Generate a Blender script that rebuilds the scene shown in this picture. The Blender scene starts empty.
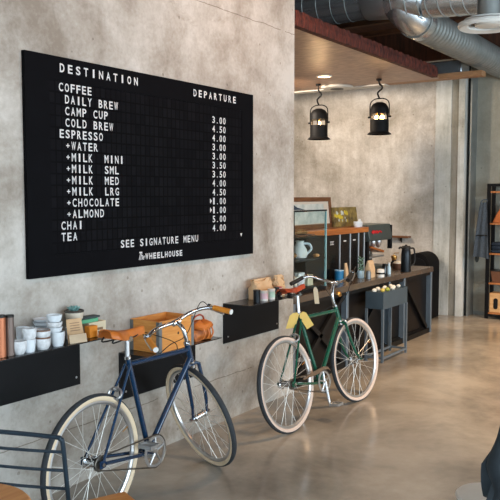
import bpy, bmesh, math, random
from mathutils import Vector, Matrix, Quaternion
random.seed(7)
R_ = math.radians
sc = bpy.context.scene
COL = sc.collection
V = Vector

# ------------------------------------------------------------------ camera
cam_d = bpy.data.cameras.new('camera')
cam = bpy.data.objects.new('camera', cam_d)
COL.objects.link(cam)
cam_d.sensor_width = 36.0
cam_d.sensor_fit = 'HORIZONTAL'
cam_d.lens = 54.0
cam_d.clip_start = 0.05
cam.location = (0, 0, 1.65)
cam.rotation_euler = (R_(90) - math.atan(55 / 750), 0, R_(33.98 - 90))
sc.camera = cam

# ------------------------------------------------------------------ world, lights, exposure
w = bpy.data.worlds.new('world')
sc.world = w
w.use_nodes = True
bg = w.node_tree.nodes['Background']
bg.inputs[0].default_value = (0.75, 0.85, 1.0, 1)
bg.inputs[1].default_value = 0.55


def area(name, loc, target, size, sizey, power, color, spread=180):
    d = bpy.data.lights.new(name, 'AREA')
    d.shape = 'RECTANGLE'
    d.size = size
    d.size_y = sizey
    d.energy = power
    d.color = color
    d.spread = R_(spread)
    o = bpy.data.objects.new(name, d)
    COL.objects.link(o)
    o.location = loc
    o.rotation_euler = (V(target) - V(loc)).to_track_quat('-Z', 'Y').to_euler()
    return o


area('window_daylight_side', (2.8, -4.75, 1.75), (2.8, 3, 0.9), 10.5, 2.4, 380, (0.76, 0.90, 1.0))
area('window_daylight_rear', (-3.75, -0.8, 1.8), (4, 0.8, 0.8), 6.0, 2.4, 150, (0.76, 0.90, 1.0))


def spot(name, loc, target, power, color, size=70, blend=0.9, rad=0.08):
    d = bpy.data.lights.new(name, 'SPOT')
    d.energy = power
    d.color = color
    d.spot_size = R_(size)
    d.spot_blend = blend
    d.shadow_soft_size = rad
    o = bpy.data.objects.new(name, d)
    COL.objects.link(o)
    o.location = loc
    o.rotation_euler = (V(target) - V(loc)).to_track_quat('-Z', 'Y').to_euler()
    return o


WARM = (1.0, 0.65, 0.36)
AMBER = (1.0, 0.52, 0.26)
spot('added_warm_spot', (1.6, 1.0, 3.7), (2.6, 3.16, 2.9), 30, AMBER, 95, 1.0, 0.15)  # spots without fixtures, added to warm the upper part of the menu wall
spot('added_warm_spot', (3.6, 1.0, 3.7), (3.9, 3.16, 2.8), 46, AMBER, 95, 1.0, 0.15)
spot('added_warm_spot', (4.9, 1.1, 3.7), (5.0, 3.16, 2.5), 58, AMBER, 90, 1.0, 0.15)
spot('added_warm_spot', (6.3, 0.6, 3.6), (6.3, 1.0, 0.0), 340, WARM, 110, 1.0, 0.2)  # this and the next are added to brighten and warm the right floor
spot('added_warm_spot', (8.6, 0.8, 3.1), (8.8, 1.6, 0.0), 200, WARM, 120, 1.0, 0.2)
spot('added_bar_spot', (7.6, 5.2, 2.95), (10.0, 4.4, 1.8), 150, (1.0, 0.84, 0.68), 130, 1.0, 0.15)  # added spot without a fixture, warms and brightens the back wall
spot('added_bar_spot', (5.6, 2.6, 3.6), (5.8, 3.5, 1.2), 40, (1.0, 0.86, 0.72), 40, 1.0, 0.08)  # added from the room side to lift the dark display case
spot('added_bar_spot', (6.2, 4.6, 2.95), (6.8, 3.4, 0.9), 90, (1.0, 0.86, 0.72), 120, 1.0, 0.12)  # added fill over the counter, no fixture hangs here

vs = sc.view_settings
sc.display_settings.display_device = 'sRGB'
vs.view_transform = 'Standard'
vs.look = 'None'
vs.exposure = 0.75
vs.gamma = 1.0
vs.use_curve_mapping = False

# ------------------------------------------------------------------ helpers


class MB:
    def __init__(self, off=(0, 0, 0)):
        self.bm = bmesh.new()
        self.off = V(off)

    def v(self, p):
        return self.bm.verts.new(V(p) - self.off)

    def face(self, vs_):
        try:
            return self.bm.faces.new(vs_)
        except ValueError:
            return None

    def box(self, x0, x1, y0, y1, z0, z1):
        c = [self.v(p) for p in ((x0, y0, z0), (x1, y0, z0), (x1, y1, z0), (x0, y1, z0), (x0, y0, z1), (x1, y0, z1), (x1, y1, z1), (x0, y1, z1))]
        for f in ((3, 2, 1, 0), (4, 5, 6, 7), (0, 1, 5, 4), (1, 2, 6, 5), (2, 3, 7, 6), (3, 0, 4, 7)):
            self.face([c[i] for i in f])
        return self

    def loft(self, loops, caps=True, closed=True):
        rows = [[self.v(p) for p in l] for l in loops]
        n = len(rows[0])
        for a, b in zip(rows[:-1], rows[1:]):
            for i in range(n if closed else n - 1):
                j = (i + 1) % n
                self.face((a[i], a[j], b[j], b[i]))
        if caps and closed:
            self.face(list(reversed(rows[0])))
            self.face(rows[-1])
        return self

    def tube(self, pts, r, seg=10, closed=False, caps=True):
        pts = [V(p) for p in pts]
        n = len(pts)
        rs = r if isinstance(r, (list, tuple)) else [r] * n
        tang = []
        for i in range(n):
            if closed:
                t = pts[(i + 1) % n] - pts[i - 1]
            else:
                t = pts[min(i + 1, n - 1)] - pts[max(i - 1, 0)]
            tang.append(t.normalized())
        ref = V((0, 0, 1)) if abs(tang[0].z) < 0.9 else V((1, 0, 0))
        u = tang[0].cross(ref).normalized()
        loops = []
        for i in range(n):
            if i:
                q = tang[i - 1].rotation_difference(tang[i])
                u = (q @ u)
                u = (u - tang[i] * u.dot(tang[i])).normalized()
            wv = tang[i].cross(u)
            loops.append([pts[i] + rs[i] * (u * math.cos(2 * math.pi * k / seg) + wv * math.sin(2 * math.pi * k / seg)) for k in range(seg)])
        if closed:
            loops.append(loops[0])
            self.loft(loops, caps=False)
            bmesh.ops.remove_doubles(self.bm, verts=self.bm.verts, dist=1e-5)
        else:
            self.loft(loops, caps=caps)
        return self

    def cyl(self, p0, p1, r0, r1=None, seg=20):
        return self.tube([p0, p1], [r0, r0 if r1 is None else r1], seg)

    def lathe(self, prof, c=(0, 0, 0), seg=28, axis=None, capb=True, capt=True):
        q = V((0, 0, 1)).rotation_difference(V(axis)) if axis is not None else Quaternion()
        loops = []
        for r, z in prof:
            loops.append([V(c) + q @ V((max(r, 1e-4) * math.cos(2 * math.pi * k / seg), max(r, 1e-4) * math.sin(2 * math.pi * k / seg), z)) for k in range(seg)])
        rows = [[self.v(p) for p in l] for l in loops]
        for a, b in zip(rows[:-1], rows[1:]):
            for i in range(seg):
                j = (i + 1) % seg
                self.face((a[i], a[j], b[j], b[i]))
        if capb:
            self.face(list(reversed(rows[0])))
        if capt:
            self.face(rows[-1])
        return self

    def prism(self, poly, ext):
        e = V(ext)
        return self.loft([[V(p) for p in poly], [V(p) + e for p in poly]])

    def ball(self, c, r, sx=1, sy=1, sz=1, seg=16, jitter=0):
        prof = []
        n = 10
        rows = []
        for i in range(n + 1):
            t = math.pi * i / n - math.pi / 2
            rows.append((math.cos(t), math.sin(t)))
        loops = []
        for cr, cz in rows:
            k = 1 + (random.uniform(-jitter, jitter) if jitter else 0)
            loops.append([V(c) + V((r * sx * max(cr, 1e-3) * math.cos(2 * math.pi * q / seg) * k, r * sy * max(cr, 1e-3) * math.sin(2 * math.pi * q / seg) * k, r * sz * cz)) for q in range(seg)])
        return self.loft(loops)

    def build(self, name, mat, parent=None, bevel=0, smooth=True, angle=35, loc=None):
        bmesh.ops.recalc_face_normals(self.bm, faces=self.bm.faces)
        me = bpy.data.meshes.new(name)
        self.bm.to_mesh(me)
        self.bm.free()
        if mat is not None:
            me.materials.append(mat)
        if smooth:
            me.polygons.foreach_set('use_smooth', [True] * len(me.polygons))
            me.set_sharp_from_angle(angle=R_(angle))
        o = bpy.data.objects.new(name, me)
        COL.objects.link(o)
        if parent is not None:
            o.parent = parent
        if parent is None and loc is None and self.off.length > 0:
            o.location = self.off
        if loc is not None:
            o.location = loc
        if bevel:
            m = o.modifiers.new('bevel', 'BEVEL')
            m.width = bevel
            m.segments = 2
            m.limit_method = 'ANGLE'
            m.angle_limit = R_(40)
        return o


def tag(o, label, cat, group=None, kind=None):
    o['label'] = label
    o['category'] = cat
    if group:
        o['group'] = group
    if kind:
        o['kind'] = kind
    return o


def thing(name, label, cat, loc=(0, 0, 0), rz=0.0, group=None):
    o = bpy.data.objects.new(name, None)
    o.empty_display_size = 0.1
    COL.objects.link(o)
    o.location = loc
    o.rotation_euler = (0, 0, rz)
    return tag(o, label, cat, group)


def struct(o):
    o['kind'] = 'structure'
    return o


def copy_tree(o, parent=None):
    c = o.copy()
    COL.objects.link(c)
    if parent is not None:
        c.parent = parent
    for ch in list(o.children):
        copy_tree(ch, c)
    return c


def smooth_path(pts, n=8):
    pts = [V(p) for p in pts]
    P = [pts[0] * 2 - pts[1]] + pts + [pts[-1] * 2 - pts[-2]]
    out = []
    for i in range(1, len(P) - 2):
        a, b, c, d = P[i - 1], P[i], P[i + 1], P[i + 2]
        for k in range(n):
            t = k / n
            out.append(0.5 * ((2 * b) + (c - a) * t + (2 * a - 5 * b + 4 * c - d) * t * t + (-a + 3 * b - 3 * c + d) * t ** 3))
    out.append(pts[-1])
    return out


# ------------------------------------------------------------------ materials
def lin(c):
    return tuple((x / 12.92 if x <= 0.04045 else ((x + 0.055) / 1.055) ** 2.4) for x in c)


def mat(name, rgb, rough=0.5, metal=0.0, var=0.0, scale=20.0, bump=0.0, spec=0.5, stretch=None, rgb2=None, emit=None, estr=0, trans=0, ior=1.45, alpha=1.0, coat=0.0, sheen=0.0):
    """rgb in sRGB 0..1"""
    m = bpy.data.materials.new(name)
    m.use_nodes = True
    nt = m.node_tree
    b = nt.nodes['Principled BSDF']
    c = lin(rgb)
    b.inputs['Base Color'].default_value = (*c, 1)
    b.inputs['Roughness'].default_value = rough
    b.inputs['Metallic'].default_value = metal
    b.inputs['Specular IOR Level'].default_value = spec
    b.inputs['Transmission Weight'].default_value = trans
    b.inputs['IOR'].default_value = ior
    b.inputs['Alpha'].default_value = alpha
    b.inputs['Coat Weight'].default_value = coat
    b.inputs['Sheen Weight'].default_value = sheen
    if emit:
        b.inputs['Emission Color'].default_value = (*lin(emit), 1)
        b.inputs['Emission Strength'].default_value = estr
    if var or bump or rgb2:
        tc = nt.nodes.new('ShaderNodeTexCoord')
        mp = nt.nodes.new('ShaderNodeMapping')
        nt.links.new(tc.outputs['Object'], mp.inputs['Vector'])
        if stretch:
            mp.inputs['Scale'].default_value = stretch
        nz = nt.nodes.new('ShaderNodeTexNoise')
        nz.inputs['Scale'].default_value = scale
        nz.inputs['Detail'].default_value = 5
        nt.links.new(mp.outputs['Vector'], nz.inputs['Vector'])
        if var or rgb2:
            r = nt.nodes.new('ShaderNodeValToRGB')
            r.color_ramp.elements[0].position = 0.3
            r.color_ramp.elements[1].position = 0.7
            c2 = lin(rgb2) if rgb2 else tuple(min(1, x * (1 + var)) for x in c)
            c1 = c if rgb2 else tuple(x * (1 - var) for x in c)
            r.color_ramp.elements[0].color = (*c1, 1)
            r.color_ramp.elements[1].color = (*c2, 1)
            nt.links.new(nz.outputs['Fac'], r.inputs['Fac'])
            nt.links.new(r.outputs['Color'], b.inputs['Base Color'])
        if bump:
            bp = nt.nodes.new('ShaderNodeBump')
            bp.inputs['Strength'].default_value = bump
            bp.inputs['Distance'].default_value = 0.01
            nt.links.new(nz.outputs['Fac'], bp.inputs['Height'])
            nt.links.new(bp.outputs['Normal'], b.inputs['Normal'])
    return m


def concrete(name, c_dark, c_mid, c_light, horiz, board=None, crack=0.0, streak=0.6, warm=None):
    """cast concrete; horiz = ('X' or 'Y') axis that runs along the wall"""
    m = bpy.data.materials.new(name)
    m.use_nodes = True
    nt = m.node_tree
    N = nt.nodes.new
    L = nt.links.new
    b = nt.nodes['Principled BSDF']
    b.inputs['Roughness'].default_value = 0.75
    b.inputs['Specular IOR Level'].default_value = 0.3
    tc = N('ShaderNodeTexCoord')

    def noise(scale, detail, sc3=(1, 1, 1), rough=0.6, dist=0.0):
        mp = N('ShaderNodeMapping')
        mp.inputs['Scale'].default_value = sc3
        L(tc.outputs['Object'], mp.inputs['Vector'])
        n = N('ShaderNodeTexNoise')
        n.inputs['Scale'].default_value = scale
        n.inputs['Detail'].default_value = detail
        n.inputs['Roughness'].default_value = rough
        n.inputs['Distortion'].default_value = dist
        L(mp.outputs['Vector'], n.inputs['Vector'])
        return n.outputs['Fac']

    def math_(op, a, c, cl=False):
        n = N('ShaderNodeMath')
        n.operation = op
        n.use_clamp = cl
        for i, q in enumerate((a, c)):
            if isinstance(q, (int, float)):
                n.inputs[i].default_value = q
            else:
                L(q, n.inputs[i])
        return n.outputs[0]

    big = noise(0.9, 6, (1, 1, 1), 0.62, 0.6)
    mid = noise(4.5, 8, (1, 1, 1), 0.7, 0.3)
    st = noise(3.0, 6, (2.2, 2.2, 0.28), 0.65, 0.2)
    fine = noise(38, 5, (1, 1, 1), 0.7)
    s = math_('ADD', math_('MULTIPLY', big, 1.0), math_('MULTIPLY', mid, 0.50))
    s = math_('ADD', s, math_('MULTIPLY', st, streak))
    s = math_('ADD', s, math_('MULTIPLY', fine, 0.26))
    s = math_('DIVIDE', s, 1.76 + streak)
    r = N('ShaderNodeValToRGB')
    e = r.color_ramp.elements
    e[0].position = 0.40
    e[0].color = (*lin(c_dark), 1)
    e[1].position = 0.585
    e[1].color = (*lin(c_light), 1)
    k = e.new(0.49)
    k.color = (*lin(c_mid), 1)
    L(s, r.inputs['Fac'])
    col = r.outputs['Color']
    # dark stains with their own shape
    stn = noise(1.7, 9, (1, 1, 0.8), 0.75, 1.2)
    r2 = N('ShaderNodeValToRGB')
    r2.color_ramp.elements[0].position = 0.60
    r2.color_ramp.elements[0].color = (1, 1, 1, 1)
    r2.color_ramp.elements[1].position = 0.78
    r2.color_ramp.elements[1].color = (0.62, 0.56, 0.50, 1)
    L(stn, r2.inputs['Fac'])
    mx = N('ShaderNodeMix')
    mx.data_type = 'RGBA'
    mx.blend_type = 'MULTIPLY'
    mx.inputs[0].default_value = 1
    L(col, mx.inputs[6])
    L(r2.outputs['Color'], mx.inputs[7])
    col = mx.outputs[2]
    sep = N('ShaderNodeSeparateXYZ')
    L(tc.outputs['Object'], sep.inputs[0])
    hgt = fine
    # pits and pores
    vo = N('ShaderNodeTexVoronoi')
    vo.inputs['Scale'].default_value = 7.0
    vo.inputs['Randomness'].default_value = 1.0
    L(tc.outputs['Object'], vo.inputs['Vector'])
    pit = math_('LESS_THAN', vo.outputs['Distance'], 0.07)
    mx = N('ShaderNodeMix')
    mx.data_type = 'RGBA'
    mx.blend_type = 'MULTIPLY'
    L(math_('MULTIPLY', pit, 0.5), mx.inputs[0])
    L(col, mx.inputs[6])
    mx.inputs[7].default_value = (0.35, 0.3, 0.25, 1)
    col = mx.outputs[2]
    if board:
        # formwork joints: thin lines on a pitch along the wall and up the wall
        wob = math_('MULTIPLY', math_('SUBTRACT', mid, 0.5), 0.035)
        lines = None
        for ax, pitch, ph, wd in board:
            a = math_('ADD', math_('ADD', sep.outputs[ax], ph), wob)
            fr = math_('FRACT', math_('DIVIDE', a, pitch), 0)
            ln = math_('LESS_THAN', math_('ABSOLUTE', math_('SUBTRACT', fr, 0.5), 0), wd / pitch)
            lines = ln if lines is None else math_('MAXIMUM', lines, ln)
        brk = math_('GREATER_THAN', noise(2.1, 4), 0.46)
        lines = math_('MULTIPLY', lines, brk)
        mx = N('ShaderNodeMix')
        mx.data_type = 'RGBA'
        mx.blend_type = 'MULTIPLY'
        L(math_('MULTIPLY', lines, 0.75), mx.inputs[0])
        L(col, mx.inputs[6])
        mx.inputs[7].default_value = (0.38, 0.33, 0.28, 1)
        col = mx.outputs[2]
    L(col, b.inputs['Base Color'])
    bp = N('ShaderNodeBump')
    bp.inputs['Strength'].default_value = 0.35
    bp.inputs['Distance'].default_value = 0.012
    L(math_('SUBTRACT', math_('ADD', mid, math_('MULTIPLY', fine, 0.4)), math_('MULTIPLY', pit, 0.3)), bp.inputs['Height'])
    L(bp.outputs['Normal'], b.inputs['Normal'])
    return m


M = {}
M['wallA'] = concrete('cast_concrete_wall', (0.53, 0.495, 0.45), (0.65, 0.628, 0.592), (0.76, 0.748, 0.72), 0, board=[(2, 2.62, 0.98, 0.003)], streak=0.15)
M['wallB'] = concrete('board_formed_concrete', (0.60, 0.57, 0.52), (0.74, 0.71, 0.67), (0.87, 0.85, 0.82), 1, streak=0.3)
M['pillar'] = concrete('pale_pillar_concrete', (0.60, 0.60, 0.57), (0.76, 0.76, 0.73), (0.86, 0.86, 0.84), 1, streak=1.3)
M['pillar_dark'] = concrete('grey_pillar_concrete', (0.45, 0.44, 0.39), (0.56, 0.54, 0.49), (0.63, 0.61, 0.57), 1, streak=1.3)
M['wallR'] = concrete('smooth_grey_plaster', (0.53, 0.52, 0.47), (0.58, 0.57, 0.52), (0.63, 0.62, 0.57), 1, streak=0.2)
M['plaster'] = mat('painted_plaster', (0.62, 0.58, 0.53), 0.8, var=0.06, scale=4)


def floor_mat():
    m = bpy.data.materials.new('polished_concrete_floor')
    m.use_nodes = True
    nt = m.node_tree
    N = nt.nodes.new
    L = nt.links.new
    b = nt.nodes['Principled BSDF']
    tc = N('ShaderNodeTexCoord')
    n1 = N('ShaderNodeTexNoise')
    n1.inputs['Scale'].default_value = 1.1
    n1.inputs['Detail'].default_value = 9
    n1.inputs['Roughness'].default_value = 0.65
    n1.inputs['Distortion'].default_value = 0.25
    L(tc.outputs['Object'], n1.inputs['Vector'])
    n2 = N('ShaderNodeTexNoise')
    n2.inputs['Scale'].default_value = 14
    n2.inputs['Detail'].default_value = 6
    L(tc.outputs['Object'], n2.inputs['Vector'])
    ad = N('ShaderNodeMath')
    ad.operation = 'MULTIPLY_ADD'
    ad.inputs[1].default_value = 0.10
    L(n2.outputs['Fac'], ad.inputs[0])
    L(n1.outputs['Fac'], ad.inputs[2])
    r = N('ShaderNodeValToRGB')
    e = r.color_ramp.elements
    e[0].position = 0.40
    e[0].color = (*lin((0.52, 0.495, 0.46)), 1)
    e[1].position = 0.68
    e[1].color = (*lin((0.70, 0.67, 0.62)), 1)
    L(ad.outputs[0], r.inputs['Fac'])
    L(r.outputs['Color'], b.inputs['Base Color'])
    rr = N('ShaderNodeMapRange')
    rr.inputs['From Min'].default_value = 0.3
    rr.inputs['From Max'].default_value = 0.7
    rr.inputs['To Min'].default_value = 0.12
    rr.inputs['To Max'].default_value = 0.27
    L(n1.outputs['Fac'], rr.inputs['Value'])
    L(rr.outputs['Result'], b.inputs['Roughness'])
    b.inputs['Specular IOR Level'].default_value = 0.6
    bp = N('ShaderNodeBump')
    bp.inputs['Strength'].default_value = 0.03
    L(n2.outputs['Fac'], bp.inputs['Height'])
    L(bp.outputs['Normal'], b.inputs['Normal'])
    return m


M['floor'] = floor_mat()
M['soffit'] = mat('oriented_plywood', (0.50, 0.36, 0.26), 0.38, rgb2=(0.70, 0.54, 0.42), scale=14, stretch=(2.6, 0.7, 1), bump=0.14, spec=0.55)
M['fascia'] = mat('rough_redwood_edge', (0.10, 0.05, 0.055), 0.85, rgb2=(0.44, 0.20, 0.14), scale=20, stretch=(2.2, 1, 0.7), bump=0.8)
M['ply_edge'] = mat('plywood_edge', (0.62, 0.46, 0.32), 0.6, var=0.2, scale=12, stretch=(1, 1, 8))
M['white_paint'] = mat('white_paint', (0.80, 0.78, 0.74), 0.5, var=0.04, scale=6)
M['deck'] = mat('dark_wood_deck', (0.20, 0.12, 0.08), 0.75, rgb2=(0.34, 0.20, 0.13), scale=4, stretch=(1, 8, 1), bump=0.2)
M['joist'] = mat('brown_joist', (0.27, 0.17, 0.10), 0.7, rgb2=(0.42, 0.26, 0.14), scale=5, stretch=(8, 1, 4))
M['galv'] = mat('galvanised_steel', (0.78, 0.81, 0.83), 0.26, 0.88, rgb2=(0.84, 0.86, 0.87), scale=9, bump=0.05)
M['galv_dull'] = mat('dull_galvanised_steel', (0.52, 0.54, 0.53), 0.48, 0.6, rgb2=(0.60, 0.61, 0.60), scale=7)
M['black_steel'] = mat('black_steel', (0.06, 0.062, 0.07), 0.5, 0.0, var=0.12, scale=10, spec=0.2)
M['shelf_top'] = mat('satin_black_steel', (0.17, 0.17, 0.175), 0.22, 0.5, var=0.1, scale=10)
M['board'] = mat('black_board_frame', (0.045, 0.047, 0.058), 0.6, var=0.08, scale=10, spec=0.05)
M['letter'] = mat('white_lettering', (0.80, 0.80, 0.80), 0.6)
M['screw'] = mat('zinc_screw', (0.75, 0.75, 0.76), 0.3, 1.0)
M['chrome'] = mat('polished_chrome', (0.80, 0.81, 0.82), 0.14, 1.0)
M['alu'] = mat('brushed_aluminium', (0.78, 0.78, 0.78), 0.3, 0.85)
M['spoke'] = mat('stainless_spoke', (0.88, 0.88, 0.86), 0.35, 0.5)
M['strip'] = mat('pale_metal_strip', (0.76, 0.80, 0.83), 0.4, 0.1, var=0.04, scale=10)
M['rubber'] = mat('grey_black_rubber', (0.19, 0.205, 0.22), 0.75, var=0.1, scale=60)
M['cream'] = mat('cream_sidewall', (0.88, 0.80, 0.68), 0.6, var=0.03, scale=30)
M['pinkcream'] = mat('pale_rose_sidewall', (0.80, 0.72, 0.66), 0.6, var=0.03, scale=30)
M['blue'] = mat('deep_blue_enamel', (0.018, 0.175, 0.295), 0.25, 0.0, spec=0.6, coat=0.5, var=0.03, scale=5)
M['green'] = mat('racing_green_enamel', (0.015, 0.31, 0.235), 0.25, 0.0, spec=0.6, coat=0.5, var=0.03, scale=5)
M['leather'] = mat('honey_leather', (0.72, 0.39, 0.15), 0.42, rgb2=(0.82, 0.47, 0.20), scale=18, bump=0.1)
M['grip'] = mat('honey_leather_grip', (0.85, 0.52, 0.14), 0.5, rgb2=(0.92, 0.60, 0.22), scale=30, bump=0.2)
M['red_leather'] = mat('red_brown_leather', (0.55, 0.20, 0.10), 0.38, rgb2=(0.67, 0.27, 0.14), scale=18, bump=0.1)
M['bag_leather'] = mat('tan_bag_leather', (0.50, 0.24, 0.09), 0.5, rgb2=(0.85, 0.50, 0.20), scale=22, bump=0.8)
M['black_rubber'] = mat('black_grip_rubber', (0.06, 0.06, 0.06), 0.6, var=0.1, scale=40)
M['chain'] = mat('chain_steel', (0.42, 0.40, 0.37), 0.4, 0.9, var=0.2, scale=80)
M['bronze'] = mat('bronze_guard', (0.56, 0.47, 0.39), 0.35, 0.7, var=0.08, scale=20)
M['brass'] = mat('brass', (0.78, 0.58, 0.32), 0.28, 0.9, var=0.1, scale=30)
M['yellow_card'] = mat('yellow_card', (0.90, 0.76, 0.42), 0.8, var=0.05, scale=20)
M['cream_card'] = mat('cream_card', (0.86, 0.80, 0.68), 0.8, var=0.04, scale=20)
M['pine'] = mat('honey_pine', (0.80, 0.51, 0.22), 0.55, rgb2=(0.88, 0.62, 0.33), scale=5, stretch=(1.5, 1.5, 14), bump=0.1)
M['pine_knot'] = mat('pine_knot', (0.30, 0.17, 0.08), 0.6, var=0.2, scale=30)
M['galv_strap'] = mat('grey_steel_corner', (0.50, 0.52, 0.53), 0.45, 0.6, var=0.08, scale=20)
M['ceramic'] = mat('white_stoneware', (0.86, 0.89, 0.91), 0.3, var=0.05, scale=25)
M['ceramic_speck'] = mat('speckled_stoneware', (0.74, 0.75, 0.75), 0.35, rgb2=(0.90, 0.91, 0.92), scale=45)
M['ceramic_rim'] = mat('brown_glaze_rim', (0.45, 0.33, 0.26), 0.35, var=0.15, scale=30)
M['copper'] = mat('copper_sheet', (0.72, 0.45, 0.32), 0.4, 0.6, var=0.1, scale=8, stretch=(1, 1, .2))
M['grey_tin'] = mat('grey_brown_tin', (0.46, 0.40, 0.37), 0.4, 0.5, var=0.1, scale=8)
M['dark_tin'] = mat('dark_tin', (0.16, 0.15, 0.14), 0.4, 0.4, var=0.1, scale=8)
M['kraft'] = mat('kraft_paper', (0.76, 0.63, 0.48), 0.85, rgb2=(0.83, 0.71, 0.56), scale=12, bump=0.3)
M['kraft_light'] = mat('pale_kraft_card', (0.86, 0.78, 0.66), 0.85, var=0.04, scale=12)
M['print'] = mat('brown_print', (0.55, 0.43, 0.32), 0.8, var=0.1, scale=40)
M['pot'] = mat('glazed_planter', (0.80, 0.76, 0.69), 0.35, var=0.06, scale=20)
M['pot_rim'] = mat('dark_planter_rim', (0.30, 0.28, 0.26), 0.5, var=0.2, scale=40)
M['succulent'] = mat('blue_green_succulent', (0.33, 0.52, 0.52), 0.5, rgb2=(0.50, 0.66, 0.64), scale=30)
M['leafgreen'] = mat('grey_green_leaf', (0.30, 0.42, 0.36), 0.5, rgb2=(0.47, 0.58, 0.50), scale=30)
M['cream_box'] = mat('cream_carton', (0.85, 0.80, 0.68), 0.7, var=0.05, scale=14)
M['green_box'] = mat('mint_green_carton', (0.36, 0.66, 0.50), 0.6, var=0.08, scale=14)
M['dark_box'] = mat('slate_carton', (0.22, 0.27, 0.28), 0.6, var=0.08, scale=14)
M['orange_box'] = mat('orange_carton', (0.90, 0.55, 0.14), 0.6, var=0.06, scale=14)
M['pink'] = mat('pale_pink_label', (0.87, 0.76, 0.80), 0.6, var=0.03, scale=20)
M['mint'] = mat('pale_mint_label', (0.72, 0.86, 0.80), 0.6, var=0.03, scale=20)
M['red_tin'] = mat('faded_red_tin', (0.74, 0.36, 0.33), 0.5, var=0.06, scale=20)
M['cyan_cup'] = mat('blue_enamel', (0.12, 0.44, 0.62), 0.3, var=0.05, scale=20)
M['cup_white'] = mat('pale_blue_enamel_rim', (0.70, 0.82, 0.88), 0.35, var=0.02, scale=20)
M['counter_top'] = mat('dark_oiled_counter', (0.27, 0.23, 0.20), 0.26, rgb2=(0.36, 0.31, 0.26), scale=4, stretch=(0.6, 9, 1), spec=0.6)
M['counter_panel'] = mat('blackened_panel', (0.05, 0.048, 0.05), 0.4, 0.0, rgb2=(0.10, 0.085, 0.08), scale=3, spec=0.22)
M['counter_frame'] = mat('blue_grey_steel', (0.42, 0.47, 0.51), 0.38, 0.3, var=0.08, scale=10)
M['matt_black'] = mat('matt_black', (0.05, 0.05, 0.055), 0.75, var=0.1, scale=8, spec=0.15)
M['brace'] = mat('black_brace', (0.055, 0.055, 0.06), 0.5, 0.2, var=0.1, scale=10)
M['trolley'] = mat('slate_blue_steel', (0.29, 0.35, 0.39), 0.42, 0.3, var=0.05, scale=8)
M['machine_black'] = mat('gloss_black_panel', (0.035, 0.035, 0.042), 0.2, 0.0, var=0.1, scale=5)
M['walnut'] = mat('orange_walnut_top', (0.55, 0.30, 0.13), 0.4, rgb2=(0.74, 0.45, 0.22), scale=5, stretch=(1, 8, 8))
M['gunmetal'] = mat('grey_green_enamel', (0.30, 0.33, 0.32), 0.45, 0.3, var=0.06, scale=10)
M['redlogo'] = mat('red_script', (0.78, 0.10, 0.14), 0.5)
M['glass'] = mat('clear_glass', (0.96, 0.99, 0.99), 0.02, trans=1.0, ior=1.12, spec=0.5)
M['glass_edge'] = mat('aqua_glass_edge', (0.50, 0.68, 0.70), 0.15, 0.1, var=0.03, scale=10, spec=0.6)
M['frame_wood'] = mat('walnut_picture_frame', (0.36, 0.22, 0.12), 0.45, rgb2=(0.50, 0.32, 0.19), scale=10, stretch=(1, 1, 5))
M['matboard'] = mat('off_white_mat', (0.80, 0.75, 0.68), 0.8, var=0.03, scale=10)
M['drawing'] = mat('pale_pencil_drawing', (0.62, 0.66, 0.63), 0.8, rgb2=(0.84, 0.84, 0.80), scale=9)
M['painting'] = None
M['olive'] = mat('olive_brown_paint', (0.30, 0.24, 0.14), 0.7, rgb2=(0.62, 0.52, 0.27), scale=16)
M['yellow_paint'] = mat('yellow_paint', (0.80, 0.70, 0.20), 0.7, var=0.15, scale=30)
M['white_plastic'] = mat('white_plastic', (0.86, 0.86, 0.84), 0.4, var=0.02, scale=20)
M['bulb'] = mat('warm_bulb', (1.0, 0.8, 0.5), 0.4, emit=(1.0, 0.80, 0.48), estr=14)
M['downlight'] = mat('downlight_glow', (1.0, 0.85, 0.65), 0.4, emit=(1.0, 0.84, 0.62), estr=9)
M['lantern'] = mat('black_lantern_steel', (0.05, 0.05, 0.055), 0.6, 0.0, spec=0.2, var=0.15, scale=15)
M['denim'] = mat('washed_grey_denim', (0.21, 0.25, 0.29), 0.85, rgb2=(0.28, 0.32, 0.36), scale=50, bump=0.2)
M['jacket'] = mat('blue_black_cotton', (0.12, 0.155, 0.18), 0.7, rgb2=(0.19, 0.23, 0.255), scale=14, bump=0.2)
M['shelf_wood'] = mat('orange_pine_shelf', (0.62, 0.38, 0.20), 0.5, rgb2=(0.74, 0.48, 0.28), scale=6, stretch=(1, 6, 1))
M['box_wood'] = mat('light_box_wood', (0.76, 0.58, 0.38), 0.55, rgb2=(0.84, 0.67, 0.47), scale=6, stretch=(6, 1, 6))
M['rust'] = mat('rust_canvas', (0.62, 0.33, 0.15), 0.8, rgb2=(0.74, 0.44, 0.24), scale=14, bump=0.2)
M['navy_cloth'] = mat('navy_cloth', (0.13, 0.18, 0.24), 0.85, var=0.1, scale=30)
M['chair_steel'] = mat('blue_grey_powder_coat', (0.14, 0.20, 0.245), 0.4, 0.2, var=0.04, scale=10)
M['seat_wood'] = mat('honey_oak_seat', (0.80, 0.50, 0.24), 0.45, rgb2=(0.88, 0.62, 0.36), scale=4, stretch=(1, 10, 1))
M['stool_pale'] = mat('pale_grey_stool', (0.86, 0.84, 0.80), 0.4, var=0.05, scale=10)
M['switch'] = mat('dark_grey_switch', (0.24, 0.25, 0.24), 0.5, var=0.06, scale=20)
M['gap'] = mat('dark_metal_channel', (0.17, 0.18, 0.18), 0.5, 0.4, var=0.1, scale=10)
M['bread'] = mat('baked_crust', (0.62, 0.42, 0.24), 0.8, rgb2=(0.76, 0.58, 0.38), scale=30)
M['egg'] = mat('ivory_shell', (0.90, 0.88, 0.82), 0.5, var=0.03, scale=20)
M['lemon'] = mat('soft_yellow_peel', (0.86, 0.76, 0.36), 0.5, var=0.06, scale=30)
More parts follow.
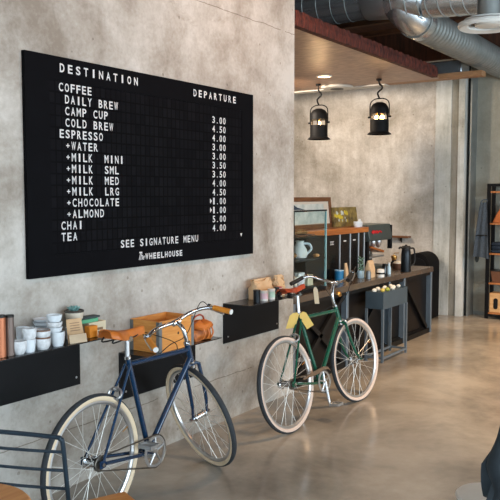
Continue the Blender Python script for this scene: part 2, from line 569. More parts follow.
M['lime'] = mat('yellow_green_peel', (0.62, 0.64, 0.25), 0.5, var=0.06, scale=30)
M['bottle'] = mat('black_glass_bottle', (0.05, 0.05, 0.05), 0.15, var=0.1, scale=20)
M['bowlwood'] = mat('brown_wood_bowl', (0.42, 0.28, 0.20), 0.5, var=0.12, scale=14)
M['steel_grey'] = mat('satin_dark_pot', (0.13, 0.145, 0.16), 0.3, 0.6, var=0.05, scale=10)
M['window_glass'] = mat('window_glass', (0.95, 0.98, 1.0), 0.0, trans=1.0, ior=1.02, spec=0.2)

# split-flap face: a grid of dark cells, slightly different tones, darker joints
fm = bpy.data.materials.new('split_flap_cells')
fm.use_nodes = True
_n = fm.node_tree
_b = _n.nodes['Principled BSDF']
_b.inputs['Roughness'].default_value = 0.6
_b.inputs['Specular IOR Level'].default_value = 0.05
_tc = _n.nodes.new('ShaderNodeTexCoord')
_mp = _n.nodes.new('ShaderNodeMapping')
_mp.inputs['Rotation'].default_value = (R_(-90), 0, 0)
_mp.inputs['Location'].default_value = (0.0, 0.0, 0.0)
_br = _n.nodes.new('ShaderNodeTexBrick')
_br.offset = 0.0
_br.inputs['Scale'].default_value = 1.0
_br.inputs['Brick Width'].default_value = 0.0420
_br.inputs['Row Height'].default_value = 0.0625
_br.inputs['Mortar Size'].default_value = 0.0045
_br.inputs['Color1'].default_value = (0.0030, 0.0031, 0.0042, 1)
_br.inputs['Color2'].default_value = (0.0060, 0.0061, 0.0076, 1)
_br.inputs['Mortar'].default_value = (0.0012, 0.0012, 0.0018, 1)
_n.links.new(_tc.outputs['Object'], _mp.inputs['Vector'])
_n.links.new(_mp.outputs['Vector'], _br.inputs['Vector'])
_n.links.new(_br.outputs['Color'], _b.inputs['Base Color'])
M['flaps'] = fm

# ------------------------------------------------------------------ the room
HC = 3.92
WY = 3.164      # face of the menu wall
WX = 5.34       # its far end
struct(MB().box(-4, 11.5, -5.2, 7.2, -0.2, 0).build('floor', M['floor'], smooth=False))
struct(MB().box(-4, WX, WY, 7.2, 0, HC).build('wall_left', M['wallA'], smooth=False))
struct(MB().box(10.0, 10.25, 3.62, 7.2, 0, HC).build('wall_back', M['wallB'], smooth=False))
struct(MB().box(WX, 11.5, 7.0, 7.2, 0, HC).build('wall_bar', M['plaster'], smooth=False))
# pilaster beside the back wall, cast in bands
p = MB().box(9.99, 10.4, 3.46, 3.68, 0, HC).build('trim_1', M['pillar'], smooth=False)
struct(p)
struct(MB().box(10.005, 10.4, 3.36, 3.46, 0, HC).build('trim_2', M['pillar_dark'], smooth=False))
struct(MB().box(9.99, 10.4, 3.275, 3.36, 0, HC).build('trim_3', M['pillar'], smooth=False))
struct(MB().box(10.12, 10.4, 3.225, 3.275, 0, HC).build('trim_4', M['gap'], smooth=False))
struct(MB().box(10.06, 10.4, 3.205, 3.225, 0, HC).build('trim_5', M['galv_dull'], smooth=False))
struct(MB().box(10.3, 10.5, -5.2, 3.205, 0, HC).build('wall_right', M['wallR'], smooth=False))
struct(MB().box(10.285, 10.3, -5.0, 3.2, 0, 0.05).build('baseboard_right', M['galv_dull'], smooth=False))
struct(MB().box(-4, 11.5, -5.2, 7.2, HC, HC + 0.15).build('ceiling', M['deck'], smooth=False))
for i, x in enumerate((5.9, 6.55, 7.2, 7.85, 8.5, 9.15, 9.8)):
    b = MB().box(x - 0.045, x + 0.045, -5.0, 7.0, HC - 0.06, HC)
    b.build('trim_%d' % (6 + i), M['joist'], smooth=False)['kind'] = 'structure'

# window walls on the street side and behind
def window_wall(ax, pos, a0, a1, n, tag0):
    th = 0.18
    def bx(mb, u0, u1, z0, z1, d0=-th / 2, d1=th / 2):
        if ax == 'y':
            mb.box(u0, u1, pos + d0, pos + d1, z0, z1)
        else:
            mb.box(pos + d0, pos + d1, u0, u1, z0, z1)
    wl = MB()
    bx(wl, a0, a1, 0, 0.45)
    bx(wl, a0, a1, 3.55, HC)
    step = (a1 - a0) / n
    for i in range(n + 1):
        c = a0 + step * i
        bx(wl, max(a0, c - 0.14), min(a1, c + 0.14), 0.45, 3.55)
    struct(wl.build('wall_' + tag0, M['plaster'], smooth=False))
    for i in range(n):
        u0, u1 = a0 + step * i + 0.14, a0 + step * (i + 1) - 0.14
        f = MB()
        bx(f, u0, u1, 0.45, 0.52, -.05, .05)
        bx(f, u0, u1, 3.48, 3.55, -.05, .05)
        bx(f, u0, u0 + 0.06, 0.52, 3.48, -.05, .05)
        bx(f, u1 - 0.06, u1, 0.52, 3.48, -.05, .05)
        bx(f, (u0 + u1) / 2 - 0.025, (u0 + u1) / 2 + 0.025, 0.52, 3.48, -.04, .04)
        bx(f, u0 + .06, u1 - .06, 2.5, 2.55, -.04, .04)
        fo = f.build('window_%d' % window_wall.k, M['black_steel'], smooth=False)
        struct(fo)
        g = MB()
        bx(g, u0 + .05, u1 - .05, 0.5, 3.5, -.006, .006)
        g.build('pane', M['window_glass'], fo, smooth=False)
        window_wall.k += 1


window_wall.k = 1
window_wall('y', -5.1, -4, 10.3, 5, 'front')
window_wall('x', -4.0, -5.0, WY, 3, 'rear')

# plywood soffit over the bar, with its torn redwood edge, and the ledge at its far end
SZ = 3.05
so = MB().box(WX, 8.9, 3.24, 7.0, SZ, SZ + 0.03).build('trim_20', M['soffit'], smooth=False)
struct(so)
fb = MB()
n = 90
for s in (0,):
    lo, hi, lo2, hi2 = [], [], [], []
    top, bot = [], []
    for i in range(n + 1):
        x = WX + (8.74 - WX) * i / n
        d = 0.006 * math.sin(i * 1.7) + 0.007 * random.uniform(-1, 1)
        zt = SZ + 0.122 + 0.007 * random.uniform(-1, 1)
        lo.append((x, 3.205 + d * 0.6, SZ - 0.006))
        hi.append((x, 3.20 + d, SZ + 0.06))
        lo2.append((x, 3.215 + d, zt))
        hi2.append((x, 3.27, zt - 0.02))
        bot.append((x, 3.27, SZ - 0.006))
    rows = []
    for i in range(n + 1):
        rows.append([lo[i], hi[i], lo2[i], hi2[i], bot[i]])
    fb.loft(rows)
struct(fb.build('trim_21', M['fascia'], smooth=False))
struct(MB().box(8.9, 9.06, 2.73, 3.95, SZ - 0.0, SZ + 0.06).build('trim_22', M['ply_edge'], smooth=False))
struct(MB().box(8.9, 9.06, 3.95, 7.0, SZ - 0.012, SZ + 0.06).build('trim_23', M['white_paint'], smooth=False))

struct(MB().box(9.92, 10.29, -5.0, 7.0, 3.47, HC).build('trim_24', M['deck'], smooth=False))
for i, x in enumerate((5.75, 6.3, 6.85, 7.4, 7.95, 8.5)):
    struct(MB().box(x - 0.04, x + 0.04, 3.30, 6.95, SZ + 0.031, SZ + 0.105).build('trim_%d' % (25 + i), M['joist'], smooth=False))

# ------------------------------------------------------------------ ducts
t = thing('ventilation_duct', 'shiny galvanised spiral ductwork along the top edge with a ribbed grey branch hose', 'duct', (7.0, 3.0, 3.62))
b = MB((7.0, 3.0, 3.62))
b.tube([(7.0, 6.8, 3.62), (7.0, 3.28, 3.62)], 0.215, 40)
b.build('main_pipe', M['galv'], t)
for k, y in enumerate((3.42, 3.58, 3.74, 3.90, 4.06, 4.25, 4.45, 4.65)):
    b = MB((7.0, 3.0, 3.62))
    pts = [(7.0 + 0.217 * math.cos(a), y + 0.075 * a / 6.283, 3.62 + 0.217 * math.sin(a)) for a in [2 * math.pi * i / 36 for i in range(36)]]
    b.tube(pts, 0.003, 6)
    b.build('seam_rib', M['galv_dull'], t)
b = MB((7.0, 3.0, 3.62)).tube([(7.0, 3.30, 3.62), (7.0, 3.28, 3.62), (7.0, 3.06, 3.60), (7.0, 3.04, 3.60)], [0.222, 0.228, 0.222, 0.22], 36)
b.build('collar', M['alu'], t)
b = MB((7.0, 3.0, 3.62)).tube([(7.0, 3.06, 3.60), (7.0, 2.92, 3.57), (7.01, 2.80, 3.53), (7.02, 2.70, 3.50)], [0.22, 0.215, 0.20, 0.165], 36)
b.build('reducer', M['galv'], t)
for y, z, r in ((2.98, 3.585, .221), (2.84, 3.545, .209), (2.72, 3.505, .175)):
    b = MB((7.0, 3.0, 3.62))
    b.tube([(7.005 + r * math.cos(a), y, z + r * math.sin(a)) for a in [2 * math.pi * i / 32 for i in range(32)]], 0.006, 6, closed=True)
    b.build('seam_rib', M['galv_dull'], t)

b = MB((7.0, 3.0, 3.62)).tube([(7.02, 2.70, 3.49), (7.02, 2.20, 3.46), (7.02, 2.12, 3.455)], 0.15, 32)
b.build('side_pipe', M['galv'], t)
for y in (2.62, 2.50, 2.38, 2.26):
    b = MB((7.0, 3.0, 3.62))
    b.tube([(7.02 + .1505 * math.cos(a), y - .04 * math.cos(a), 3.455 + (y - 2.12) * .06 + .152 * math.sin(a)) for a in [2 * math.pi * i / 32 for i in range(32)]], 0.005, 6, closed=True)
    b.build('seam_rib', M['galv_dull'], t)
b = MB((7.0, 3.0, 3.62))
rs, ps = [], []
for i in range(40):
    ps.append((7.02, 2.13 - i * 0.018, 3.46 + 0.03 * math.sin(i * .25)))
    rs.append(0.15 + (0.012 if i % 2 else -0.008) + random.uniform(-.006, .006))
b.tube(ps, rs, 24)
b.build('foil_hose', M['galv'], t, smooth=False)

b = MB((7.0, 3.0, 3.62))
ps, rs = [], []
n = 34
for i in range(n * 6):
    k = i / (n * 6 - 1)
    x = 7.22 + (10.28 - 7.22) * k
    ps.append((x, 2.83, 3.345))
    rs.append(0.160 + (0.012, 0.010, 0.004, -0.006, -0.006, 0.006)[i % 6])
b.tube(ps, rs, 36)
b.build('ribbed_hose', M['galv_dull'], t, angle=80)
b = MB((7.0, 3.0, 3.62)).tube(smooth_path([(6.99, 2.99, 3.56), (7.01, 2.93, 3.47), (7.08, 2.86, 3.385), (7.17, 2.835, 3.352), (7.23, 2.83, 3.345)], 4), 0.172, 32)
b.build('elbow', M['galv'], t)
for x in (7.10, 7.20):
    b = MB((7.0, 3.0, 3.62))
    b.tube([(x, 2.84 + .174 * math.cos(a_), 3.36 + .174 * math.sin(a_)) for a_ in [2 * math.pi * i / 32 for i in range(32)]], 0.006, 6, closed=True)
    b.build('seam_rib', M['galv_dull'], t)

t = thing('boxed_duct', 'low square galvanised duct lying along the plywood ledge near the far right corner', 'duct', (9.2, 3.0, 3.12))
MB((9.2, 3.0, 3.12)).box(9.08, 9.38, 3.03, 5.2, 3.115, 3.29).build('duct_body', M['galv'], t, bevel=.008)
for y in (3.60, 4.2):
    MB((9.2, 3.0, 3.12)).box(9.068, 9.39, y - .012, y + .012, 3.112, 3.31).build('flange', M['galv_dull'], t)

t = thing('ceiling_diffuser', 'round white ceiling air diffuser with a dark inner ring, top right corner', 'air vent', (6.12, 1.83, 3.0))
c = (6.12, 1.83, 3.0)
MB(c).lathe([(0.20, 0.035), (0.235, 0.02), (0.24, 0.0), (0.225, -0.02), (0.165, -0.005), (0.16, 0.02), (0.19, 0.05)], c, 40, capb=False, capt=False).build('outer_ring', M['white_plastic'], t)
MB(c).lathe([(0.0, 0.03), (0.165, 0.03), (0.165, 0.045), (0.0, 0.045)], c, 36).build('throat', M['gap'], t)
MB(c).lathe([(0.0, -0.012), (0.05, -0.018), (0.10, -0.006), (0.11, 0.01), (0.0, 0.02)], c, 32).build('inner_cone', M['white_plastic'], t)
MB(c).cyl((6.12, 1.83, 3.045), (6.12, 1.83, HC), 0.09, seg=24).build('drop_duct', M['galv_dull'], t)

t = thing('soffit_vent', 'flat round white vent with dark slot under the plywood soffit by the left lamp', 'air vent', (8.76, 4.55, SZ))
c = (8.76, 4.55, SZ)
MB(c).lathe([(0.0, 0.0), (0.20, 0.0), (0.21, -0.012), (0.19, -0.03), (0.10, -0.036), (0.0, -0.036)], c, 40).build('vent_plate', M['white_paint'], t)
MB(c).lathe([(0.0, -0.034), (0.085, -0.034), (0.085, -0.040), (0.0, -0.040)], c, 32).build('vent_slot', M['gap'], t)

t = thing('downlight', 'small glowing recessed downlight in the plywood soffit above the left lantern', 'ceiling light', (7.93, 4.29, SZ))
c = (7.93, 4.29, SZ)
MB(c).lathe([(0.075, 0.0), (0.095, 0.0), (0.095, -0.008), (0.075, -0.012)], c, 32, capb=False, capt=False).build('trim_ring', M['white_plastic'], t)
MB(c).lathe([(0.0, -0.002), (0.078, -0.002), (0.078, -0.006), (0.0, -0.006)], c, 32).build('lens', M['downlight'], t)
d = bpy.data.lights.new('downlight_lamp', 'SPOT')
d.energy = 25
d.color = (1.0, .75, .5)
d.spot_size = R_(110)
d.spot_blend = 1
d.shadow_soft_size = .06
o = bpy.data.objects.new('downlight_lamp', d)
COL.objects.link(o)
o.parent = t
o.location = (0, 0, -0.03)


# ------------------------------------------------------------------ pendants
def lantern(loc, label, bulbs):
    x, y, z = loc           # z = bottom of the body
    t = thing('pendant_lantern', label, 'pendant lamp', loc, 0, 'black lanterns over the bar')
    h, r = 0.36, 0.112
    # body shell with a window opening: lower drum, upper dome, four side strips
    MB().lathe([(r - .006, 0.03), (r, 0.03), (r, 0.175), (r - .006, 0.175)], (0, 0, 0), 32, capb=False, capt=False).build('lower_drum', M['lantern'], t)
    MB().lathe([(r - .006, 0.245), (r, 0.245), (r, 0.29), (r * .93, 0.33), (r * .7, 0.365), (r * .35, .385), (0.0, .388)], (0, 0, 0), 32, capb=False, capt=False).build('dome', M['lantern'], t)
    for k in range(6):
        a = k * math.pi / 3 + 0.35
        MB().cyl((r * .97 * math.cos(a), r * .97 * math.sin(a), .15), (r * .97 * math.cos(a), r * .97 * math.sin(a), .25), 0.011, seg=8).build('window_bar', M['lantern'], t)
    MB().lathe([(r, 0.03), (r + .025, 0.012), (r + .035, 0.0), (r + .028, -.002), (r - .006, .022)], (0, 0, 0), 32, capb=False, capt=False).build('bottom_flare', M['lantern'], t)
    # bail handle, pivots
    pts = [(0.0, s, zz) for s, zz in ((-.126, .22), (-.126, .34), (-.110, .395), (-.06, .425), (0, .43), (.06, .425), (.110, .395), (.126, .34), (.126, .22))]
    MB().tube(smooth_path(pts, 5), 0.007, 8).build('bail_handle', M['lantern'], t)
    for s in (-1, 1):
        MB().cyl((0, s * .105, .21), (0, s * .15, .21), .012, seg=10).build('pivot_bolt', M['lantern'], t)
    hk = [(0, 0, .428), (0, .020, .465), (0, .026, .50), (0, 0, .525), (0, -.028, .545), (0, -.028, .575), (0, 0, .60), (0, .014, .64)]
    MB().tube(smooth_path(hk, 5), 0.011, 8).build('hook', M['lantern'], t)
    MB().cyl((0, .012, .63), (0, .012, SZ - z), 0.0055, seg=8).build('cord', M['lantern'], t)
    MB().lathe([(0, SZ - z), (.035, SZ - z), (.03, SZ - z - .02), (0, SZ - z - .022)], (0, .012, 0), 20).build('ceiling_cup', M['lantern'], t)
    for by in bulbs:
        bb = MB().ball((0, by, .20), .026, sz=1.25).build('bulb', M['bulb'], t)
        MB().cyl((0, by, .225), (0, by, .30), .013, seg=10).build('bulb_socket', M['brass'], bb)
    d = bpy.data.lights.new('lantern_lamp', 'POINT')
    d.energy = 14
    d.color = (1.0, .66, .36)
    d.shadow_soft_size = .04
    o = bpy.data.objects.new('lantern_lamp', d)
    COL.objects.link(o)
    o.parent = t
    o.location = (0, 0, .2)
    return t


lantern((8.46, 4.647, 2.355), 'left black lantern pendant with one glowing bulb, nearest the concrete wall corner', [0.0])
lantern((8.50, 3.835, 2.385), 'right black lantern pendant with two glowing bulbs and dome top', [-.035, .035])

# ------------------------------------------------------------------ menu board
BX0, BX1, BZ0, BZ1 = 2.5902, 4.6974, 1.2094, 2.3918
YB = 3.138
t = thing('menu_board', 'big black split-flap departure-style menu board with white lettering on concrete wall', 'menu board', (BX0, WY, BZ0))
OFF = (BX0, WY, BZ0)
fr = MB(OFF)
gx0, gx1, gz0, gz1 = 2.7494, 4.5529, 1.3276, 2.2645
fr.box(BX0, gx0, YB, WY - .001, BZ0, BZ1)
fr.box(gx1, BX1, YB, WY - .001, BZ0, BZ1)
fr.box(gx0, gx1, YB, WY - .001, gz1, BZ1)
fr.box(gx0, gx1, YB, WY - .001, BZ0, gz0)
fr.build('board_frame', M['board'], t)
pm = MB((gx0, YB, gz0)).box(gx0, gx1, YB + .004, WY - .002, gz0, gz1).build('flap_panel', M['flaps'], t, smooth=False, loc=(gx0 - BX0, YB - WY, gz0 - BZ0))

glyphs = {}


def glyph(ch, bold=0.035):
    key = (ch, bold)
    if key in glyphs:
        return glyphs[key]
    cu = bpy.data.curves.new('g', 'FONT')
    cu.body = ch
    cu.size = 1.0
    cu.offset = bold
    cu.resolution_u = 3
    ob = bpy.data.objects.new('g', cu)
    COL.objects.link(ob)
    dg = bpy.context.evaluated_depsgraph_get()
    me = bpy.data.meshes.new_from_object(ob.evaluated_get(dg))
    vs_ = [v.co.copy() for v in me.vertices]
    fs = [list(p_.vertices) for p_ in me.polygons]
    bpy.data.objects.remove(ob)
    glyphs[key] = (vs_, fs)
    return glyphs[key]


CAPH = None


def text_mesh(mb, s, x, ztop, h, pitch, gw, y, bold=0.035, shear=0):
    """each character squeezed into its own flap; x = left edge of first cell"""
    for i, ch in enumerate(s):
        if ch == ' ':
            continue
        vs_, fs = glyph(ch, 0.0 if ch == '1' else bold)
        x0, x1 = min(v.x for v in vs_), max(v.x for v in vs_)
        z0, z1 = min(v.y for v in vs_), max(v.y for v in vs_)
        hh, zb, wd = h, ztop - h, gw
        if ch in 'I1' and ch == 'I':
            wd = gw * .40
        if ch == '1':
            wd = gw * .6
        if ch == '.':
            hh, wd = h * .17, gw * .36
        if ch == '+':
            hh, wd, zb = h * .5, gw * .85, ztop - h * .76
        if ch == 'M' or ch == 'W':
            wd = gw * 1.08
        cx = x + i * pitch + gw / 2
        new = []
        for v in vs_:
            px = (v.x - x0) / max(1e-6, x1 - x0) - .5
            pz = (v.y - z0) / max(1e-6, z1 - z0)
            new.append(mb.v((cx + px * wd + shear * pz * hh, y, zb + pz * hh)))
        for f in fs:
            mb.face([new[k] for k in f])


ROW, PX, X0, Z0 = 0.0625, 0.0420, 2.8176, 2.2554
LH, LW = 0.046, 0.0295
rows = ['COFFEE', ' DAILY BREW', ' CAMP CUP', ' COLD BREW', 'ESPRESSO', ' +WATER', ' +MILK  MINI', ' +MILK  SML', ' +MILK  MED', ' +MILK  LRG', ' +CHOCOLATE', ' +ALMOND', 'CHAI', 'TEA']
prices = ['3.00', '4.50', '4.00', '3.00', '3.00', '3.50', '3.50', '4.00', '4.50', '1.00', '1.00', '5.00', '4.00']
YT = YB + .002


def put(s, x, zt, h, pitch, gw, y=YT, bold=.016, nm='lettering'):
    k = 0
    for wd_ in s.split(' '):
        if wd_:
            m_ = MB(OFF)
            text_mesh(m_, wd_, x + k * pitch, zt, h, pitch, gw, y, bold)
            m_.build(nm, M['letter'], t, smooth=False)
        k += len(wd_) + 1


for i, s in enumerate(rows):
    put(s, X0, Z0 - i * ROW, LH, PX, LW)
for i, s in enumerate(prices):
    zt = Z0 - (i + 1) * ROW
    put(s, 4.1931, zt, LH, PX, LW)
    if s == '1.00':
        m_ = MB(OFF)
        xx = 4.1638
        m_.prism([(xx, YT, zt - .004), (xx + .02, YT, zt - .022), (xx, YT, zt - .040)], (0, -.0006, 0))
        m_.build('arrow_mark', M['letter'], t, smooth=False)
put('SEE SIGNATURE MENU', 3.2785, Z0 - 14 * ROW, LH, .0423, LW)
put('DESTINATION', 2.8237, 2.3574, .047, .0582, .033, YB - .0008, .022)
put('DEPARTURE', 3.9819, 2.3534, .047, .0571, .033, YB - .0008, .022)
put('WHEELHOUSE', 3.4907, 1.2877, .038, .0372, .027, YB - .0008, .03)
m_ = MB(OFF)
for ch, x_, h_, w_, zt_ in (('T', 3.4200, .050, .026, 1.3003), ('h', 3.4422, .044, .018, 1.2943), ('e', 3.4624, .025, .015, 1.2751)):
    text_mesh(m_, ch, x_, zt_, h_, .02, w_, YB - .0008, .012, shear=.35)
m_.build('lettering', M['letter'], t, smooth=False)
m_ = MB(OFF)
m_.prism([(4.530, YT, 1.369), (4.555, YT, 1.369), (4.5425, YT, 1.344)], (0, -.0006, 0))
m_.build('arrow_mark', M['letter'], t, smooth=False)

# ------------------------------------------------------------------ wall shelves


def wall_shelf(x0, x1, ztop, label, px0=None, px1=None):
    t = thing('wall_shelf', label, 'shelf', (x0, WY, ztop))
    o = (x0, WY, ztop)
    MB(o).box(x0, x1, 2.93, WY - .001, ztop - .006, ztop).build('shelf_plate', M['shelf_top'], t, bevel=.001)
    MB(o).box(x0, x1, WY - .010, WY - .001, ztop - .295, ztop - .006).build('back_plate', M['black_steel'], t, bevel=.001)
    for xx in (x0 + .05, x1 - .03):
        MB(o).lathe([(0, 0), (.007, 0), (.006, .003), (0, .004)], (xx, WY - .010, ztop - .25), 12, axis=(0, -1, 0)).build('screw', M['screw'], t)
    return t


S1, S2, S3 = 0.87, 0.70, 0.87
wall_shelf(1.35, 2.95, S1, 'black steel wall shelf at the left edge carrying the stacked cups')
wall_shelf(3.27, 4.01, S2, 'lowest black steel wall shelf, behind the blue bicycle, carrying the wooden crate')
wall_shelf(4.343, 5.095, S3, 'black steel wall shelf between the two bicycles carrying tins and a paper bag')


def cup_prof(r, h, rb=None, th=.004, belly=0.0):
    rb = rb or r * .7
    out = []
    for i in range(7):
        k = i / 6
        out.append((rb + (r - rb) * (k ** .6) + belly * math.sin(k * math.pi), h * k))
    inn = [(max(.003, a - th), z + th * (1 if j == 0 else 0)) for j, (a, z) in enumerate(out)]
    return [(0.0, 0.0)] + out + list(reversed(inn)) + [(0.0, th)]


def cup(x, y, z, r, h, label, m='ceramic', rb=None, belly=0, rim=None, group='stoneware cups on the left shelf', name='stoneware_cup', cat='cup'):
    o = MB().lathe(cup_prof(r, h, rb, belly=belly), (0, 0, 0), 28).build(name, M[m], loc=(x, y, z))
    tag(o, label, cat, group)
    if rim:
        MB().lathe([(r - .0045, h - .004), (r + .001, h - .006), (r + .001, h), (r - .003, h + .002), (r - .005, h)], (0, 0, 0), 28, capb=False, capt=False).build('glazed_rim', M[rim], o)
    return o


e = .0008
cup(2.386, 2.975, S1 + e, .036, .066, 'single rounded white cup at the front left of the shelf beside the copper tin', rb=.022, belly=.004, m='ceramic_speck')
cup(2.447, 2.975, S1 + e, .032, .064, 'straight white cup under a wider cup, second stack from left in front row', rb=.025)
cup(2.447, 2.975, S1 + .065 + e, .036, .055, 'wider speckled cup standing on the straight white cup', m='ceramic_speck', rb=.028, belly=.002)
cup(2.530, 2.972, S1 + e, .038, .062, 'lower brown-rimmed cup of the two-cup stack in the middle', m='ceramic_speck', rb=.026, belly=.005, rim='ceramic_rim')
cup(2.530, 2.972, S1 + .063 + e, .038, .036, 'upper brown-rimmed shallow cup of the two-cup stack in the middle', m='ceramic_speck', rb=.034, belly=.003, rim='ceramic_rim')
cup(2.630, 2.975, S1 + e, .037, .074, 'tall plain white cup at the bottom of the tallest stack', rb=.027, belly=.002)
cup(2.618, 2.985, S1 + .075 + e, .042, .024, 'lowest of three white bowls on the tall white cup', rb=.034, name='stoneware_bowl', cat='bowl', group='bowls on the tall cup')
cup(2.618, 2.985, S1 + .100 + e, .042, .026, 'middle of three white bowls on the tall white cup', rb=.034, m='ceramic_speck', name='stoneware_bowl', cat='bowl', group='bowls on the tall cup')
cup(2.618, 2.985, S1 + .127 + e, .042, .036, 'topmost of three white bowls on the tall white cup', rb=.030, name='stoneware_bowl', cat='bowl', group='bowls on the tall cup')
cup(2.560, 3.10, S1 + e, .033, .075, 'lower back-row white cup left of the saucer stack, mostly hidden', rb=.027)
cup(2.500, 3.09, S1 + e, .033, .105, 'back-row tall white beaker behind the single rounded cup', rb=.028)
for k, (zz, hh) in enumerate(((0, .05), (.052, .035), (.088, .022), (.111, .016))):
    cup(2.650, 3.11, S1 + zz + e, .052, hh, ['bottom white bowl of the wide back-row stack', 'second white bowl up in the wide back-row stack', 'white saucer just below the top of the wide back-row stack', 'topmost white saucer of the wide back-row stack'][k], rb=.036, name='stoneware_bowl', cat='bowl', group='wide bowls in the back row')
cup(2.800, 3.06, S1 + e, .030, .062, 'white cup half hidden behind the kraft card', rb=.025)

for (x, y, r, h, m_, lb) in ((2.290, 2.99, .024, .205, 'copper', 'tall copper-coloured tin cut by the left edge of the picture'), (2.339, 2.985, .021, .20, 'grey_tin', 'tall grey-brown tin with dark top next to the copper tin')):
    t = thing('tall_tin', lb, 'tin', (x, y, S1 + e))
    MB().lathe([(0, 0), (r, 0), (r, h - .012), (0, h - .012)], (0, 0, 0), 24).build('tin_body', M[m_], t, bevel=.001)
    MB().lathe([(0, h - .012), (r + .001, h - .012), (r + .001, h - .002), (r - .002, h), (0, h)], (0, 0, 0), 24).build('tin_lid', M['dark_tin'], t)

# kraft card leaning, with a turned-up foot
t = thing('kraft_card', 'tall kraft paper card with folded pale foot in front of the potted succulent', 'card', (2.748, 2.955, S1 + e))
b = MB()
a = R_(-14)
ca, sa = math.cos(a), math.sin(a)


def crd(u, vv, zz):
    return (u * ca - vv * sa, u * sa + vv * ca, zz)


b.loft([[crd(-.05, .006, 0), crd(.05, .006, 0), crd(.05, .0095, 0), crd(-.05, .0095, 0)], [crd(-.046, .035, .122), crd(.042, .035, .122), crd(.042, .0385, .122), crd(-.046, .0385, .122)]])
b.build('card_back', M['kraft'], t, smooth=False)
b = MB()
b.loft([[crd(-.05, -.014, 0), crd(.05, -.014, 0), crd(.05, -.010, 0), crd(-.05, -.010, 0)], [crd(-.05, -.003, .044), crd(.05, -.003, .044), crd(.05, .001, .044), crd(-.05, .001, .044)]])
b.build('folded_foot', M['kraft_light'], t, smooth=False)
b = MB()
for k in range(4):
    zz = .060 + k * .013
    yy = .006 + zz * .215 - .0012
    b.loft([[crd(-.03, yy, zz), crd(.026, yy, zz), crd(.026, yy + .0006, zz), crd(-.03, yy + .0006, zz)], [crd(-.03, yy + .0007, zz + .0035), crd(.026, yy + .0007, zz + .0035), crd(.026, yy + .0013, zz + .0035), crd(-.03, yy + .0013, zz + .0035)]])
b.build('printed_lines', M['print'], t, smooth=False)

# succulent in footed planter
PX_, PY_ = 2.858, 3.095
t = thing('potted_succulent', 'blue-green succulent in a pale round planter with dark rim on left shelf', 'plant', (PX_, PY_, S1 + e))
MB().lathe([(0, 0), (.036, 0), (.026, .02), (.024, .07), (.030, .078), (.046, .10), (.050, .125), (.049, .14), (.044, .14), (.040, .12), (0, .118)], (0, 0, 0), 30).build('planter', M['pot'], t)
MB().lathe([(.043, .138), (.052, .136), (.054, .143), (.050, .148), (.043, .146)], (0, 0, 0), 30, capb=False, capt=False).build('planter_rim', M['pot_rim'], t)
MB().lathe([(0, .12), (.043, .12), (.043, .138), (0, .140)], (0, 0, 0), 24).build('soil', M['pot_rim'], t)
for k in range(16):
    an = k * 2.4
    lean = .25 + .055 * k
    L_ = .034 + .001 * k
    d = V((math.cos(an) * math.sin(lean), math.sin(an) * math.sin(lean), math.cos(lean)))
    b0 = V((0, 0, .138))
    MB().tube([b0, b0 + d * L_ * .35, b0 + d * L_ * .75, b0 + d * L_], [.003, .007, .006, .0008], 7).build('leaf', M['succulent'], t)

# cartons right end of the left shelf
t = thing('cream_carton', 'cream carton lying at the right end of the left shelf', 'box', (2.985, 3.075, S1 + e))
MB((2.985, 3.075, S1)).box(2.925, 3.055, 3.05, 3.12, S1, S1 + .068).build('carton_body', M['cream_box'], t, bevel=.002)
MB((2.985, 3.075, S1)).box(2.925, 3.03, 3.0492, 3.05, S1 + .02, S1 + .034).build('printed_band', M['print'], t)
wl = tag(MB((2.93, 3.08, S1 + .069)).box(2.87, 3.00, 3.055, 3.115, S1 + .0695, S1 + .090).build('green_carton', M['green_box'], bevel=.002), 'flat mint green carton lying on the cream carton', 'box')
tag(MB((2.95, 3.085, S1 + .091)).box(2.89, 3.02, 3.06, 3.115, S1 + .0908, S1 + .101).build('slate_carton', M['dark_box'], bevel=.002), 'thin slate-coloured carton on top of the mint green carton', 'box')
tag(MB((2.892, 3.005, S1 + e)).box(2.865, 2.925, 2.985, 3.025, S1 + e, S1 + .064).build('orange_carton', M['orange_box'], bevel=.002), 'small orange carton beside the kraft card on left shelf', 'box')
t = thing('spice_jar', 'little glass jar with grey lid near the right end of the left shelf', 'jar', (2.915, 2.953, S1 + e))
MB().lathe([(0, 0), (.0125, 0), (.0125, .026), (0, .026)], (0, 0, 0), 20).build('jar_body', M['pot'], t)
MB().lathe([(0, .0265), (.0135, .0265), (.0135, .038), (0, .039)], (0, 0, 0), 20).build('jar_lid', M['galv_strap'], t)

# ------------------------------------------------------------------ wooden crate on the low shelf
cx0, cx1, cy0, cy1, cz0, cz1 = 3.375, 3.705, 2.93, 3.160, S2 + e, .893
t = thing('wooden_crate', 'open honey-coloured wooden crate with grey metal corners on the low shelf', 'crate', ((cx0 + cx1) / 2, (cy0 + cy1) / 2, cz0))
o = ((cx0 + cx1) / 2, (cy0 + cy1) / 2, cz0)
th = .012
MB(o).box(cx0, cx1, cy0, cy0 + th, cz0, cz1).build('side_board', M['pine'], t, bevel=.0015)
MB(o).box(cx0, cx1, cy1 - th, cy1, cz0, cz1).build('side_board', M['pine'], t, bevel=.0015)
MB(o).box(cx0, cx0 + th, cy0 + th, cy1 - th, cz0, cz1).build('end_board', M['pine'], t, bevel=.0015)
MB(o).box(cx1 - th, cx1, cy0 + th, cy1 - th, cz0, cz1).build('end_board', M['pine'], t, bevel=.0015)
MB(o).box(cx0 + th, cx1 - th, cy0 + th, cy1 - th, cz0, cz0 + .01).build('bottom_board', M['pine'], t)
